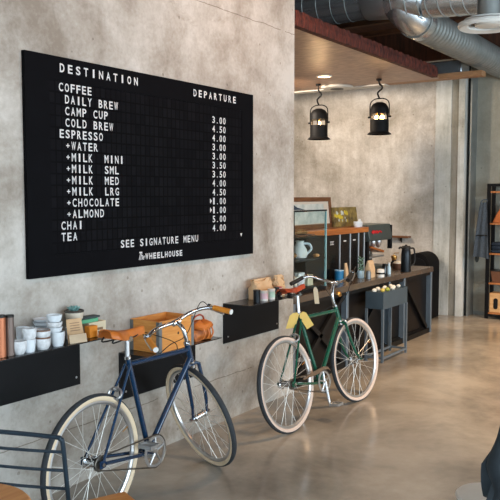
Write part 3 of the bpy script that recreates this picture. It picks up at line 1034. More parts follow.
for (xx, yy, sx, sy) in ((cx0, cy0, 1, 1), (cx1, cy0, -1, 1), (cx0, cy1, 1, -1), (cx1, cy1, -1, -1)):
    b = MB(o)
    x1_, y1_ = xx + sx * .024, yy + sy * .022
    b.box(min(xx - sx * .002, x1_), max(xx - sx * .002, x1_), min(yy - sy * .002, yy), max(yy - sy * .002, yy), cz0, cz1 - .004)
    b.box(min(xx - sx * .002, xx), max(xx - sx * .002, xx), min(yy, y1_), max(yy, y1_), cz0, cz1 - .004)
    b.build('corner_strap', M['galv_strap'], t)
for (kx, kz, r) in ((3.555, .80, .009), (3.63, .745, .005)):
    MB(o).lathe([(0, 0), (r, 0), (r * .8, .0012), (0, .0015)], (kx, cy0, kz), 14, axis=(0, -1, 0)).build('wood_knot', M['pine_knot'], t)

# leather bag
lx, ly, lz = 3.875, 3.02, S2 + e
t = thing('leather_pouch', 'crumpled tan leather pouch with straps beside the crate on the low shelf', 'bag', (lx, ly, lz))
b = MB()
loops = []
for i in range(9):
    k = i / 8
    zz = .100 * k
    rr = (.100 + .014 * math.sin(k * 3.1)) * (1 - .30 * k * k)
    loops.append([V((rr * 1.0 * math.cos(a_) * (1 + .10 * math.sin(5 * a_ + k * 4) + random.uniform(-.03, .03)), rr * .62 * math.sin(a_) * (1 + .12 * math.sin(4 * a_ + k * 3)), zz + .006 * math.sin(3 * a_))) for a_ in [2 * math.pi * j / 28 for j in range(28)]])
b.loft(loops)
b.build('pouch_body', M['bag_leather'], t)
b = MB()
b.loft([[V((rr_ * .085 * math.cos(a_), -.02 + rr_ * .055 * math.sin(a_), zz + .008 * math.sin(4 * a_))) for a_ in [2 * math.pi * j / 24 for j in range(24)]] for rr_, zz in ((1.1, .075), (1.2, .092), (1.05, .110), (.65, .122), (.1, .126))])
b.build('pouch_flap', M['leather'], t)
for s in (-.045, 0.0, .045):
    MB().tube(smooth_path([(s, -.072, .085), (s + .004, -.082, .05), (s - .003, -.073, .015)], 4), .006, 6).build('strap', M['leather'], t)
MB().tube(smooth_path([(-.06, 0, .12), (-.07, -.02, .155), (-.03, -.03, .168), (.02, -.02, .150), (.03, -.02, .12)], 5), .006, 6).build('carry_loop', M['red_leather'], t)

# ------------------------------------------------------------------ tins and bag on the third shelf
def tin(x, y, r, h, body, label_mat, lid, label, label_h=(.2, .75)):
    t = thing('round_tin', label, 'tin', (x, y, S3 + e), 0, 'small tins on the shelf between the bicycles')
    MB().lathe([(0, 0), (r, 0), (r, h * .86), (0, h * .86)], (0, 0, 0), 24).build('tin_body', M[body], t)
    if label_mat:
        MB().lathe([(r + .0005, h * label_h[0]), (r + .0011, h * label_h[0]), (r + .0011, h * label_h[1]), (r + .0005, h * label_h[1])], (0, 0, 0), 24, capb=False, capt=False).build('paper_label', M[label_mat], t)
    MB().lathe([(0, h * .86), (r + .0012, h * .86), (r + .0012, h * .99), (r - .002, h), (0, h)], (0, 0, 0), 24).build('tin_lid', M[lid], t)


tin(4.548, 3.005, .026, .088, 'steel_grey', None, 'dark_tin', 'dark grey tin at the left end of the row of small tins')
tin(4.628, 2.995, .031, .075, 'white_plastic', 'pink', 'white_plastic', 'tin with pale pink label between the dark tin and the mint one')
tin(4.722, 2.99, .028, .080, 'white_plastic', 'mint', 'white_plastic', 'tin with pale mint green label, third in the row of small tins')
tin(4.790, 2.985, .019, .085, 'dark_tin', None, 'dark_tin', 'narrow black tin squeezed between the mint and the red tins')
tin(4.850, 3.00, .022, .082, 'white_plastic', 'red_tin', 'red_tin', 'narrow tin with faded red label at the right of the row', (.15, .8))

def paper_bag(x, y, z, w_, d_, h_, label, rz=0, crumple=.012, m_='kraft', group=None):
    t = thing('paper_bag', label, 'paper bag', (x, y, z), rz, group)
    b = MB()
    loops = []
    for i in range(10):
        k = i / 9
        dd = d_ * (1 - .7 * max(0, k - .45) / .55)
        ww = w_ * (1 - .10 * max(0, k - .6))
        pts = []
        for j in range(24):
            a_ = 2 * math.pi * j / 24
            cx_, sx_ = math.cos(a_), math.sin(a_)
            px = ww / 2 * math.copysign(abs(cx_) ** .35, cx_)
            py = dd / 2 * math.copysign(abs(sx_) ** .35, sx_)
            q = crumple * (k + .15)
            pts.append((px + random.uniform(-q, q) * .5, py + random.uniform(-q, q) * .6, h_ * k + (random.uniform(-q, q) * .5 if i > 0 else 0)))
        loops.append(pts)
    b.loft(loops)
    b.build('bag_body', M[m_], t, angle=25)
    MB().box(-w_ * .47, w_ * .47, -d_ * .10, d_ * .10, h_ * .97, h_ * 1.07).build('rolled_top', M[m_], t, bevel=.004)
    return t


paper_bag(4.735, 3.09, S3 + e, .235, .10, .140, 'crumpled wide kraft paper bag behind the small tins on the shelf', crumple=.02)
paper_bag(4.93, 3.06, S3 + e, .11, .07, .15, 'narrow crumpled kraft paper bag at the right end behind the red tin', crumple=.02)

# ------------------------------------------------------------------ counter
CX0, CX1, CY0, CY1, CZ = 5.40, 8.68, 3.20, 3.98, 0.79
t = thing('bar_counter', 'long dark steel-framed bar counter with braced black panels running behind the green bicycle', 'counter', (CX0, CY0, 0))
o = (CX0, CY0, 0)
MB(o).box(CX0, CX1, CY0 - .012, CY1, CZ - .058, CZ).build('counter_top', M['counter_top'], t, bevel=.004)
MB(o).box(CX0 + .02, CX1 - .02, CY0 + .06, CY1 - .02, 0.07, CZ - .06).build('counter_body', M['counter_panel'], t)
MB(o).box(CX0 + .01, CX1 - .01, CY0 + .04, CY1 - .03, 0.0, 0.07).build('plinth', M['brace'], t)
posts = [5.42, 6.42, 7.42, 7.83, 8.655]
for x in posts:
    MB(o).box(x - .022, x + .022, CY0, CY0 + .06, 0.0, CZ - .06).build('frame_post', M['counter_frame'], t, bevel=.003)
MB(o).box(CX1 - .045, CX1 - .001, CY1 - .06, CY1, 0, CZ - .06).build('frame_post', M['counter_frame'], t, bevel=.003)
MB(o).box(CX0 + .03, CX1 - .05, CY0 + .008, CY0 + .055, 0.0, .055).build('bottom_rail', M['brace'], t)
MB(o).box(CX0 + .03, CX1 - .05, CY0 + .008, CY0 + .055, CZ - .095, CZ - .0605).build('top_rail', M['brace'], t)


def brace(x0, z0, x1, z1):
    dx, dz = x1 - x0, z1 - z0
    L_ = math.hypot(dx, dz)
    nx, nz = -dz / L_ * .022, dx / L_ * .022
    y = CY0 + .02
    MB(o).prism([(x0 + nx, y, z0 + nz), (x1 + nx, y, z1 + nz), (x1 - nx, y, z1 - nz), (x0 - nx, y, z0 - nz)], (0, .03, 0)).build('diagonal_brace', M['brace'], t)


brace(7.90, CZ - .11, 8.58, .07)
brace(7.37, CZ - .11, 6.48, .07)
brace(5.50, .07, 6.37, CZ - .11)
brace(5.50, CZ - .11, 6.37, .07)

# ------------------------------------------------------------------ display case on the counter
dx0, dx1, dy0, dy1, dz0, dz1 = 5.47, 6.06, 3.24, 3.60, CZ + e, 1.515
t = thing('display_case', 'glass pastry display case with dark shelves at the near end of the counter', 'display case', ((dx0 + dx1) / 2, (dy0 + dy1) / 2, CZ))
o = ((dx0 + dx1) / 2, (dy0 + dy1) / 2, CZ)
MB(o).box(dx0, dx1, dy0, dy1, dz0, dz0 + .03).build('case_base', M['black_steel'], t, bevel=.003)
for (xx, yy, mm) in ((dx0 + .008, dy0 + .008, 'brace'), (dx1 - .008, dy0 + .008, 'glass_edge'), (dx0 + .008, dy1 - .008, 'brace'), (dx1 - .008, dy1 - .008, 'glass_edge')):
    MB(o).box(xx - .008, xx + .008, yy - .008, yy + .008, dz0 + .03, dz1 - .012).build('corner_post', M[mm], t)
MB(o).box(dx0, dx1, dy0, dy1, dz1 - .012, dz1).build('top_panel', M['glass'], t)
b = MB(o)
b.box(dx0 - .001, dx1 + .001, dy0 - .002, dy0 + .012, dz1 - .010, dz1 + .004)
b.box(dx0 - .001, dx1 + .001, dy1 - .012, dy1 + .002, dz1 - .010, dz1 + .004)
b.build('top_edge', M['brace'], t)
for zz in (1.282, 1.082):
    MB(o).box(dx0 + .012, dx1 - .012, dy0 + .01, dy1 - .01, zz - .012, zz).build('glass_shelf', M['gap'], t)
for (a0, a1, b0, b1) in ((dx0 + .017, dx1 - .017, dy0 + .003, dy0 + .007), (dx0 + .003, dx0 + .007, dy0 + .017, dy1 - .017), (dx1 - .007, dx1 - .003, dy0 + .017, dy1 - .017)):
    MB(o).box(a0, a1, b0, b1, dz0 + .03, dz1 - .012).build('glass_pane', M['glass'], t)
# contents
t = thing('white_jug', 'white ceramic jug on the middle shelf of the glass case', 'jug', (5.88, 3.42, 1.0828), R_(-56))
MB().lathe([(0, 0), (.060, 0), (.072, .03), (.066, .07), (.040, .115), (.034, .140), (.042, .152), (.038, .154), (.030, .14), (0, .135)], (0, 0, 0), 26).build('jug_body', M['white_plastic'], t)
MB().tube(smooth_path([(.036, 0, .13), (.085, 0, .125), (.105, 0, .08), (.065, 0, .035)], 5), .010, 8).build('jug_handle', M['ceramic'], t)
tag(MB().box(-.055, .055, -.05, .05, 0, .13).build('white_canister', M['ceramic_speck'], bevel=.01, loc=(5.84, 3.42, CZ + .0315)), 'pale square canister on the bottom shelf of the glass case', 'canister')
tag(MB().box(-.05, .05, -.04, .04, 0, .10).build('pale_carton', M['cream_box'], bevel=.004, loc=(5.975, 3.40, CZ + .0315)), 'small cream carton at the bottom right inside the glass case', 'box')
tag(MB().lathe(cup_prof(.06, .10, .05), (0, 0, 0), 24).build('grey_crock', M['stool_pale'], loc=(5.73, 3.42, CZ + .0315)), 'grey crock left of the square canister inside the glass case', 'crock')
for k, (xx, yy, sc_) in enumerate(((5.70, 3.40, 1.0), (5.99, 3.31, .6))):
    tag(MB().ball((0, 0, .03 * sc_), .055 * sc_, 1.2, .8, .55, jitter=.03).build('bread_roll', M['bread'], loc=(xx, yy, 1.0828)), ['bread roll left of the white jug in the glass case', 'small bread roll right of the white jug in the glass case'][k], 'bread', 'rolls in the glass case')
for k in range(3):
    tag(MB().lathe([(0, 0), (.05, 0), (.075, .008), (.076, .011), (.05, .004), (0, .004)], (0, 0, 0), 28).build('white_plate', M['white_plastic'], loc=(5.57, 3.36, CZ + .0315 + .0125 * k)), ['bottom plate of the small stack at the left of the case floor', 'middle plate of the small stack at the left of the case floor', 'top plate of the small stack at the left of the case floor'][k], 'plate', 'plates in the glass case')
t = thing('cake_tray', 'brown tray of loaves on the top shelf of the glass case', 'tray', (5.77, 3.42, 1.2828))
MB().box(-.24, .22, -.10, .10, 0, .012).build('tray_plate', M['bowlwood'], t, bevel=.003)
for k in range(4):
    MB().ball((-.18 + .11 * k, 0, .034), .04, 1.15, 1.5, .55, jitter=.02).build('loaf', M['bread'], t)
tag(MB().loft([[(-.20, -.10, 0), (.10, -.10, 0), (.10, .10, 0), (-.20, .10, 0)], [(-.19, -.09, .05), (-.02, -.09, .02), (-.02, .09, .02), (-.19, .09, .05)], [(-.18, -.05, .10), (-.13, -.05, .09), (-.13, .05, .09), (-.18, .05, .10)]]).build('folded_cloth', M['navy_cloth'], loc=(5.70, 3.42, dz1 + .005)), 'folded navy cloth heaped on top of the glass case', 'cloth')

# ------------------------------------------------------------------ long machine with wooden top
mx0, mx1, my0, my1, mz0, mz1 = 6.22, 7.58, 3.55, 3.93, CZ + e, 1.30
t = thing('coffee_machine', 'long black coffee machine with orange wooden top and silver dividers behind the blue cup', 'coffee machine', ((mx0 + mx1) / 2, 3.74, CZ))
o = ((mx0 + mx1) / 2, 3.74, CZ)
MB(o).box(mx0, mx1 - .06, my0, my1, mz0 + .02, mz1 - .055).build('machine_body', M['machine_black'], t, bevel=.004)
MB(o).box(mx0 - .01, mx1, my0 - .02, my1 + .01, mz1 - .055, mz1).build('wooden_top', M['walnut'], t, bevel=.004)
for xx in (6.62, 6.92, 7.16, 7.36, 7.50):
    MB(o).box(xx - .006, xx + .006, my0 - .008, my0, mz0 + .02, mz1 - .056).build('divider_strip', M['strip'], t)
for xx in (6.30, 7.44):
    for yy in (3.60, 3.88):
        MB(o).cyl((xx, yy, mz0), (xx, yy, mz0 + .02), .02, seg=14).build('foot', M['alu'], t)
b = MB(o)
b.box(6.71, 6.79, my0 - .002, my0 - .0004, 1.145, 1.15)
b.box(6.71, 6.79, my0 - .002, my0 - .0004, 1.175, 1.18)
b.box(6.725, 6.735, my0 - .002, my0 - .0004, 1.15, 1.175)
b.box(6.765, 6.775, my0 - .002, my0 - .0004, 1.15, 1.175)
b.build('white_emblem', M['letter'], t)
for xx in (7.04, 7.26):
    MB(o).box(xx - .03, xx + .03, my0 - .002, my0 - .0004, 1.165, 1.178).build('white_label', M['letter'], t)

# things on top of the machine
def tilt_frame(t, w_, h_, bw, d_, m_):
    for (x0_, x1_, z0_, z1_) in ((-w_ / 2, w_ / 2, 0, bw), (-w_ / 2, w_ / 2, h_ - bw, h_), (-w_ / 2, -w_ / 2 + bw, bw, h_ - bw), (w_ / 2 - bw, w_ / 2, bw, h_ - bw)):
        MB().box(x0_, x1_, -d_, 0, z0_, z1_).build('frame_rail', M[m_], t, bevel=.003)


t = thing('framed_picture', 'large framed drawing in a brown wooden frame leaning behind the glass case', 'picture', (6.74, 3.80, 1.301))
t.rotation_euler = (R_(-6), 0, 0)
tilt_frame(t, .92, .325, .045, .03, 'frame_wood')
MB().box(-.43, .43, -.016, -.010, .03, .295).build('mat_board', M['matboard'], t)
MB().box(-.32, .30, -.019, -.0165, .055, .255).build('drawing', M['drawing'], t)
t = thing('flower_painting', 'small unframed painting with yellow blooms standing on the wooden machine top', 'painting', (7.46, 3.76, 1.301))
t.rotation_euler = (R_(-8), 0, 0)
cv = MB().box(-.29, .29, -.02, .0, 0, .215).build('canvas', M['olive'], t)
for k in range(26):
    xx, zz = random.uniform(-.25, .05), random.uniform(.06, .17)
    MB().lathe([(0, 0), (random.uniform(.010, .024), .0006), (0, .002)], (xx, -.0205, zz), 9, axis=(0, -1, 0)).build('painted_bloom', M['yellow_paint' if k % 3 else 'drawing'], cv)
tag(MB().lathe(cup_prof(.04, .06, .03), (0, 0, 0), 22).build('white_bowl', M['ceramic'], loc=(7.43, 3.60, 1.3008)), 'small white bowl in front of the flower painting on the machine top', 'bowl')
tag(MB().lathe([(0, 0), (.03, 0), (.034, .05), (.015, .07), (.012, .085), (0, .087)], (0, 0, 0), 20).build('white_pepper_pot', M['ceramic_speck'], loc=(7.53, 3.62, 1.3008)), 'little white lidded pot at the right end of the machine top', 'pot')

# ------------------------------------------------------------------ brewer with red script
t = thing('brewing_machine', 'grey brewing machine with red script badge on its head at the counter middle', 'coffee machine', (7.97, 3.66, CZ))
o = (7.97, 3.66, CZ)
ex0, ex1, ey0, ey1 = 7.66, 8.27, 3.56, 3.86
MB(o).loft([[(ex0, ey0, 1.13), (ex1, ey0, 1.13), (ex1, ey1, 1.13), (ex0, ey1, 1.13)], [(ex0 - .01, ey0 - .01, 1.16), (ex1 + .01, ey0 - .01, 1.16), (ex1 + .01, ey1, 1.16), (ex0 - .01, ey1, 1.16)], [(ex0 - .01, ey0 + .02, 1.315), (ex1 + .01, ey0 + .02, 1.315), (ex1 + .01, ey1, 1.315), (ex0 - .01, ey1, 1.315)]]).build('brewer_head', M['gunmetal'], t, bevel=.008)
MB(o).box(ex1 - .005, ex1 + .03, ey0, ey0 + .05, 1.02, 1.30).build('side_arm', M['brace'], t, bevel=.004)
MB(o).box(ex0 + .04, ex1 - .05, ey1 - .08, ey1, CZ + .05, 1.13).build('back_column', M['gunmetal'], t)
MB(o).box(ex0, ex0 + .05, ey0 + .02, ey1, CZ + .05, 1.13).build('side_column', M['brace'], t)
MB(o).box(ex0, ex1 - .06, ey0 + .0, ey1, CZ + e, CZ + .05).build('drip_base', M['gunmetal'], t, bevel=.004)
MB(o).loft([[(ex0 + .05, ey0, 1.055), (ex0 + .06, ey0, 1.075), (ex0 + .06, ey0 + .14, 1.075), (ex0 + .05, ey0 + .14, 1.055)], [(ex1 - .20, ey0, .985), (ex1 - .20, ey0, 1.01), (ex1 - .20, ey0 + .14, 1.01), (ex1 - .20, ey0 + .14, .985)]]).build('wooden_handle_tray', M['walnut'], t)
MB(o).box(ex0 + .05, ex1 - .07, ey0 + .06, ey1 - .08, .93, .95).build('cup_rack', M['alu'], t)
for k in range(3):
    xx = ex0 + .14 + .15 * k
    MB(o).lathe([(0, 1.13), (.04, 1.13), (.042, 1.10), (.026, 1.06), (.015, 1.04), (0, 1.035)], (xx, ey0 + .09, 0), 18).build('spout', M['alu'], t)
bd = MB(o)
pts = smooth_path([(7.72, ey0 - .001, 1.225), (7.76, ey0 - .001, 1.25), (7.75, ey0 - .001, 1.215), (7.80, ey0 - .001, 1.245), (7.81, ey0 - .001, 1.22), (7.86, ey0 - .001, 1.245), (7.87, ey0 - .001, 1.22), (7.93, ey0 - .001, 1.24), (7.98, ey0 - .001, 1.225)], 4)
bd.tube(pts, .009, 6)
bd.build('red_script_badge', M['redlogo'], t)
tag(MB().lathe(cup_prof(.035, .055, .025), (0, 0, 0), 22).build('white_cup', M['ceramic'], loc=(7.90, 3.70, .9508)), 'white cup under the spouts of the brewing machine', 'cup')

# ------------------------------------------------------------------ small things along the counter edge
t = thing('enamel_cup', 'blue enamel cup with pale rim standing on the counter beside a paper sleeve', 'cup', (6.76, 3.47, CZ + e))
MB().lathe(cup_prof(.046, .10, .042), (0, 0, 0), 28).build('cup_body', M['cyan_cup'], t)
MB().lathe([(.041, .097), (.0475, .096), (.0475, .104), (.041, .104)], (0, 0, 0), 28, capb=False, capt=False).build('cup_rim', M['cup_white'], t)
tag(MB().loft([[(-.03, -.012, 0), (.03, -.012, 0), (.03, .012, 0), (-.03, .012, 0)], [(-.036, -.006, .09), (.024, -.006, .09), (.024, .012, .09), (-.036, .012, .09)], [(-.045, 0, .165), (.005, 0, .165), (.005, .008, .165), (-.045, .008, .165)]]).build('paper_sleeve', M['kraft'], loc=(6.90, 3.455, CZ + e)), 'upright kraft paper sleeve right beside the blue enamel cup', 'paper sleeve')
t = thing('sprig_vase', 'small glass vase holding a grey-green leafy sprig on the counter', 'vase', (7.075, 3.38, CZ + e))
MB().lathe(cup_prof(.036, .075, .032), (0, 0, 0), 24).build('vase_body', M['cup_white'], t)
st = MB().tube(smooth_path([(0, 0, .02), (.004, 0, .10), (-.006, .004, .17), (0, 0, .215)], 5), .003, 6).build('stem', M['leafgreen'], t)
for k in range(12):
    an = k * 2.4
    zz = .075 + .0115 * k
    d_ = V((math.cos(an), math.sin(an), .6)).normalized()
    MB().tube([V((0, 0, zz)), V((0, 0, zz)) + d_ * .018, V((0, 0, zz)) + d_ * .034, V((0, 0, zz)) + d_ * .042], [.002, .011, .009, .001], 7).build('leaf', M['leafgreen'], st)
tag(MB().lathe([(0, 0), (.027, 0), (.027, .07), (.02, .078), (.02, .085), (0, .086)], (0, 0, 0), 20).build('grey_jar', M['galv_strap'], loc=(7.035, 3.275, CZ + e)), 'small grey lidded jar in front of the leafy sprig vase', 'jar')
paper_bag(7.19, 3.33, CZ + e, .125, .08, .165, 'standing kraft paper bag on the counter under the grey brewing machine', crumple=.008)
t = thing('labelled_jar', 'white jar with black band label between the kraft bag and black bottle', 'jar', (7.268, 3.245, CZ + e))
MB().lathe([(0, 0), (.04, 0), (.04, .075), (.034, .084), (0, .085)], (0, 0, 0), 22).build('jar_body', M['white_plastic'], t)
MB().lathe([(.0405, .03), (.0412, .03), (.0412, .048), (.0405, .048)], (0, 0, 0), 22, capb=False, capt=False).build('band_label', M['bottle'], t)
tag(MB().lathe([(0, 0), (.03, 0), (.032, .075), (.024, .10), (.022, .125), (.02, .13), (0, .13)], (0, 0, 0), 22).build('black_bottle', M['bottle'], loc=(7.405, 3.262, CZ + e)), 'squat black bottle on the counter right of the banded jar', 'bottle')
t = thing('clear_bottle', 'slim pale bottle standing right of the squat black bottle', 'bottle', (7.575, 3.285, CZ + e))
MB().lathe([(0, 0), (.022, 0), (.022, .075), (.012, .095), (.010, .115), (0, .115)], (0, 0, 0), 18).build('bottle_body', M['cup_white'], t)
MB().lathe([(0, .1155), (.012, .1155), (.012, .128), (0, .129)], (0, 0, 0), 16).build('bottle_cap', M['white_plastic'], t)
t = thing('wooden_bowl', 'brown wooden bowl heaped with white napkins left of the black pot', 'bowl', (8.22, 3.45, CZ + e))
MB().lathe(cup_prof(.072, .062, .058, th=.008), (0, 0, 0), 28).build('bowl_body', M['bowlwood'], t)
MB().ball((0, 0, .062), .06, 1, 1, .5, jitter=.04).build('napkins', M['egg'], t)
t = thing('vacuum_pot', 'tall black insulated coffee pot with lid and handle on the counter', 'coffee pot', (7.93, 3.235, CZ + e))
MB().lathe([(0, 0), (.056, 0), (.058, .01), (.055, .19), (.050, .235), (.046, .25), (0, .25)], (0, 0, 0), 30).build('pot_body', M['steel_grey'], t)
MB().lathe([(0, .2505), (.050, .2505), (.052, .275), (.044, .29), (.014, .294), (.012, .305), (0, .306)], (0, 0, 0), 30).build('pot_lid', M['black_rubber'], t)
MB().tube(smooth_path([(.030, -.045, .265), (.075, -.06, .26), (.088, -.066, .20), (.085, -.066, .10), (.045, -.035, .06)], 5), .009, 8).build('pot_handle', M['black_rubber'], t)
MB().tube(smooth_path([(-.03, .03, .27), (-.065, .045, .275), (-.08, .05, .262)], 4), .011, 8).build('pot_spout', M['black_rubber'], t)

# black arched cabinet beyond the counter
ax = 9.45
t = thing('arched_cabinet', 'black cabinet with rounded arch top standing against the back wall past the counter', 'cabinet', (ax, 3.70, 0))
b = MB()
poly = [(0, -.165, 0)]
for i in range(13):
    a_ = math.pi * i / 12
    poly.append((0, -.165 * math.cos(a_), .72 + .165 * math.sin(a_)))
poly.append((0, .165, 0))
b.prism(poly, (.40, 0, 0))
b.build('cabinet_shell', M['matt_black'], t, bevel=.006)
b = MB()
poly = [(-.004, -.125, .06)]
for i in range(13):
    a_ = math.pi * i / 12
    poly.append((-.004, -.125 * math.cos(a_), .70 + .125 * math.sin(a_)))
poly.append((-.004, .125, .06))
b.prism(poly, (.006, 0, 0))
b.build('cabinet_door', M['black_steel'], t)
MB().lathe([(0, 0), (.014, 0), (.012, .02), (0, .022)], (-.004, .09, .55), 14, axis=(-1, 0, 0)).build('door_knob', M['brass'], t)
# brass grinder on the counter end
t = thing('brass_grinder', 'small brass and black hand grinder at the far end of the counter', 'grinder', (8.50, 3.62, CZ + e))
MB().lathe([(0, 0), (.04, 0), (.04, .05), (.028, .055), (.028, .07), (0, .07)], (0, 0, 0), 20).build('grinder_base', M['brace'], t)
MB().lathe([(0, .0705), (.026, .0705), (.036, .10), (.034, .125), (.012, .135), (0, .136)], (0, 0, 0), 20).build('grinder_hopper', M['brass'], t)
MB().tube(smooth_path([(0, 0, .13), (0, 0, .155), (.0, -.05, .16), (0, -.06, .165)], 4), .005, 8).build('crank_handle', M['brass'], t)
tag(MB().lathe(cup_prof(.035, .05, .03), (0, 0, 0), 20).build('small_white_cup', M['ceramic'], loc=(8.50, 3.46, CZ + e)), 'small white cup at the far end of the counter beside the grinder', 'cup')

# wall shelf on the back wall
t = thing('wall_ledge', 'short dark wooden ledge on the back wall above the black coffee pot', 'shelf', (10.0, 4.14, 1.05))
MB().box(-.10, -.001, -.13, .22, 0, .025).build('ledge_board', M['frame_wood'], t, bevel=.003)
MB().prism([(-.075, 0, -.0), (-.002, 0, -.0), (-.002, 0, -.07)], (0, .012, 0)).build('ledge_bracket', M['brace'], t)

# ------------------------------------------------------------------ planter trolley
tx0, tx1, ty0, ty1, tz0, tz1 = 6.76, 7.37, 2.985, 3.175, .53, .698
t = thing('steel_trolley', 'slate blue steel box on tall thin legs in front of the counter', 'trolley', (7.06, 3.08, 0))
o = (7.06, 3.08, 0)
b = MB(o)
for (a0, a1, b0, b1) in ((tx0, tx1, ty0, ty0 + .006), (tx0, tx1, ty1 - .006, ty1), (tx0, tx0 + .006, ty0 + .006, ty1 - .006), (tx1 - .006, tx1, ty0 + .006, ty1 - .006)):
    b.box(a0, a1, b0, b1, tz0, tz1)
b.box(tx0 + .006, tx1 - .006, ty0 + .006, ty1 - .006, tz0, tz0 + .155)
b.build('tray_box', M['trolley'], t)
for xx in (tx0 + .008, tx1 - .008):
    for yy in (ty0 + .008, ty1 - .008):
        MB(o).box(xx - .011, xx + .011, yy - .011, yy + .011, 0, tz0).build('leg', M['counter_frame'], t)
for yy in (ty0 + .008, ty1 - .008):
    MB(o).box(tx0 + .019, tx1 - .019, yy - .008, yy + .008, .035, .055).build('bottom_rail', M['counter_frame'], t)
for xx in (tx0 + .008, tx1 - .008):
    MB(o).box(xx - .008, xx + .008, ty0 + .019, ty1 - .019, .035, .055).build('bottom_rail', M['counter_frame'], t)
zz = tz0 + .1558
fr_pts = [(6.80, 3.10, 'egg', 'pale round fruit at the near left corner of the steel box'), (6.875, 3.045, 'lemon', 'yellow fruit nearest the front left edge of the steel box'), (6.93, 3.12, 'egg', 'pale fruit behind the front yellow one in the steel box'),
          (6.955, 3.03, 'lime', 'yellow-green fruit beside the front yellow one in the steel box'), (7.02, 3.09, 'egg', 'pale fruit in the middle of the steel box'), (7.085, 3.03, 'egg', 'pale fruit along the front rim of the steel box, mid-length'),
          (7.10, 3.12, 'egg', 'pale fruit along the rear rim of the steel box, mid-length'), (7.18, 3.06, 'egg', 'pale fruit right of centre in the steel box'), (7.25, 3.12, 'egg', 'pale fruit towards the far right rear of the steel box'), (7.31, 3.06, 'egg', 'pale fruit at the far right end of the steel box')]
for xx, yy, m_, lb in fr_pts:
    r_ = .022 + random.uniform(-.002, .003)
    tag(MB().ball((0, 0, r_ * .9), r_, 1.12, 1, .9).build('round_fruit', M[m_], loc=(xx, yy, zz + .001)), lb, 'fruit', 'fruit in the steel box')

# ------------------------------------------------------------------ bicycles
WR = 0.338


def rotm(ax_, ang):
    return Matrix.Rotation(ang, 3, V(ax_))


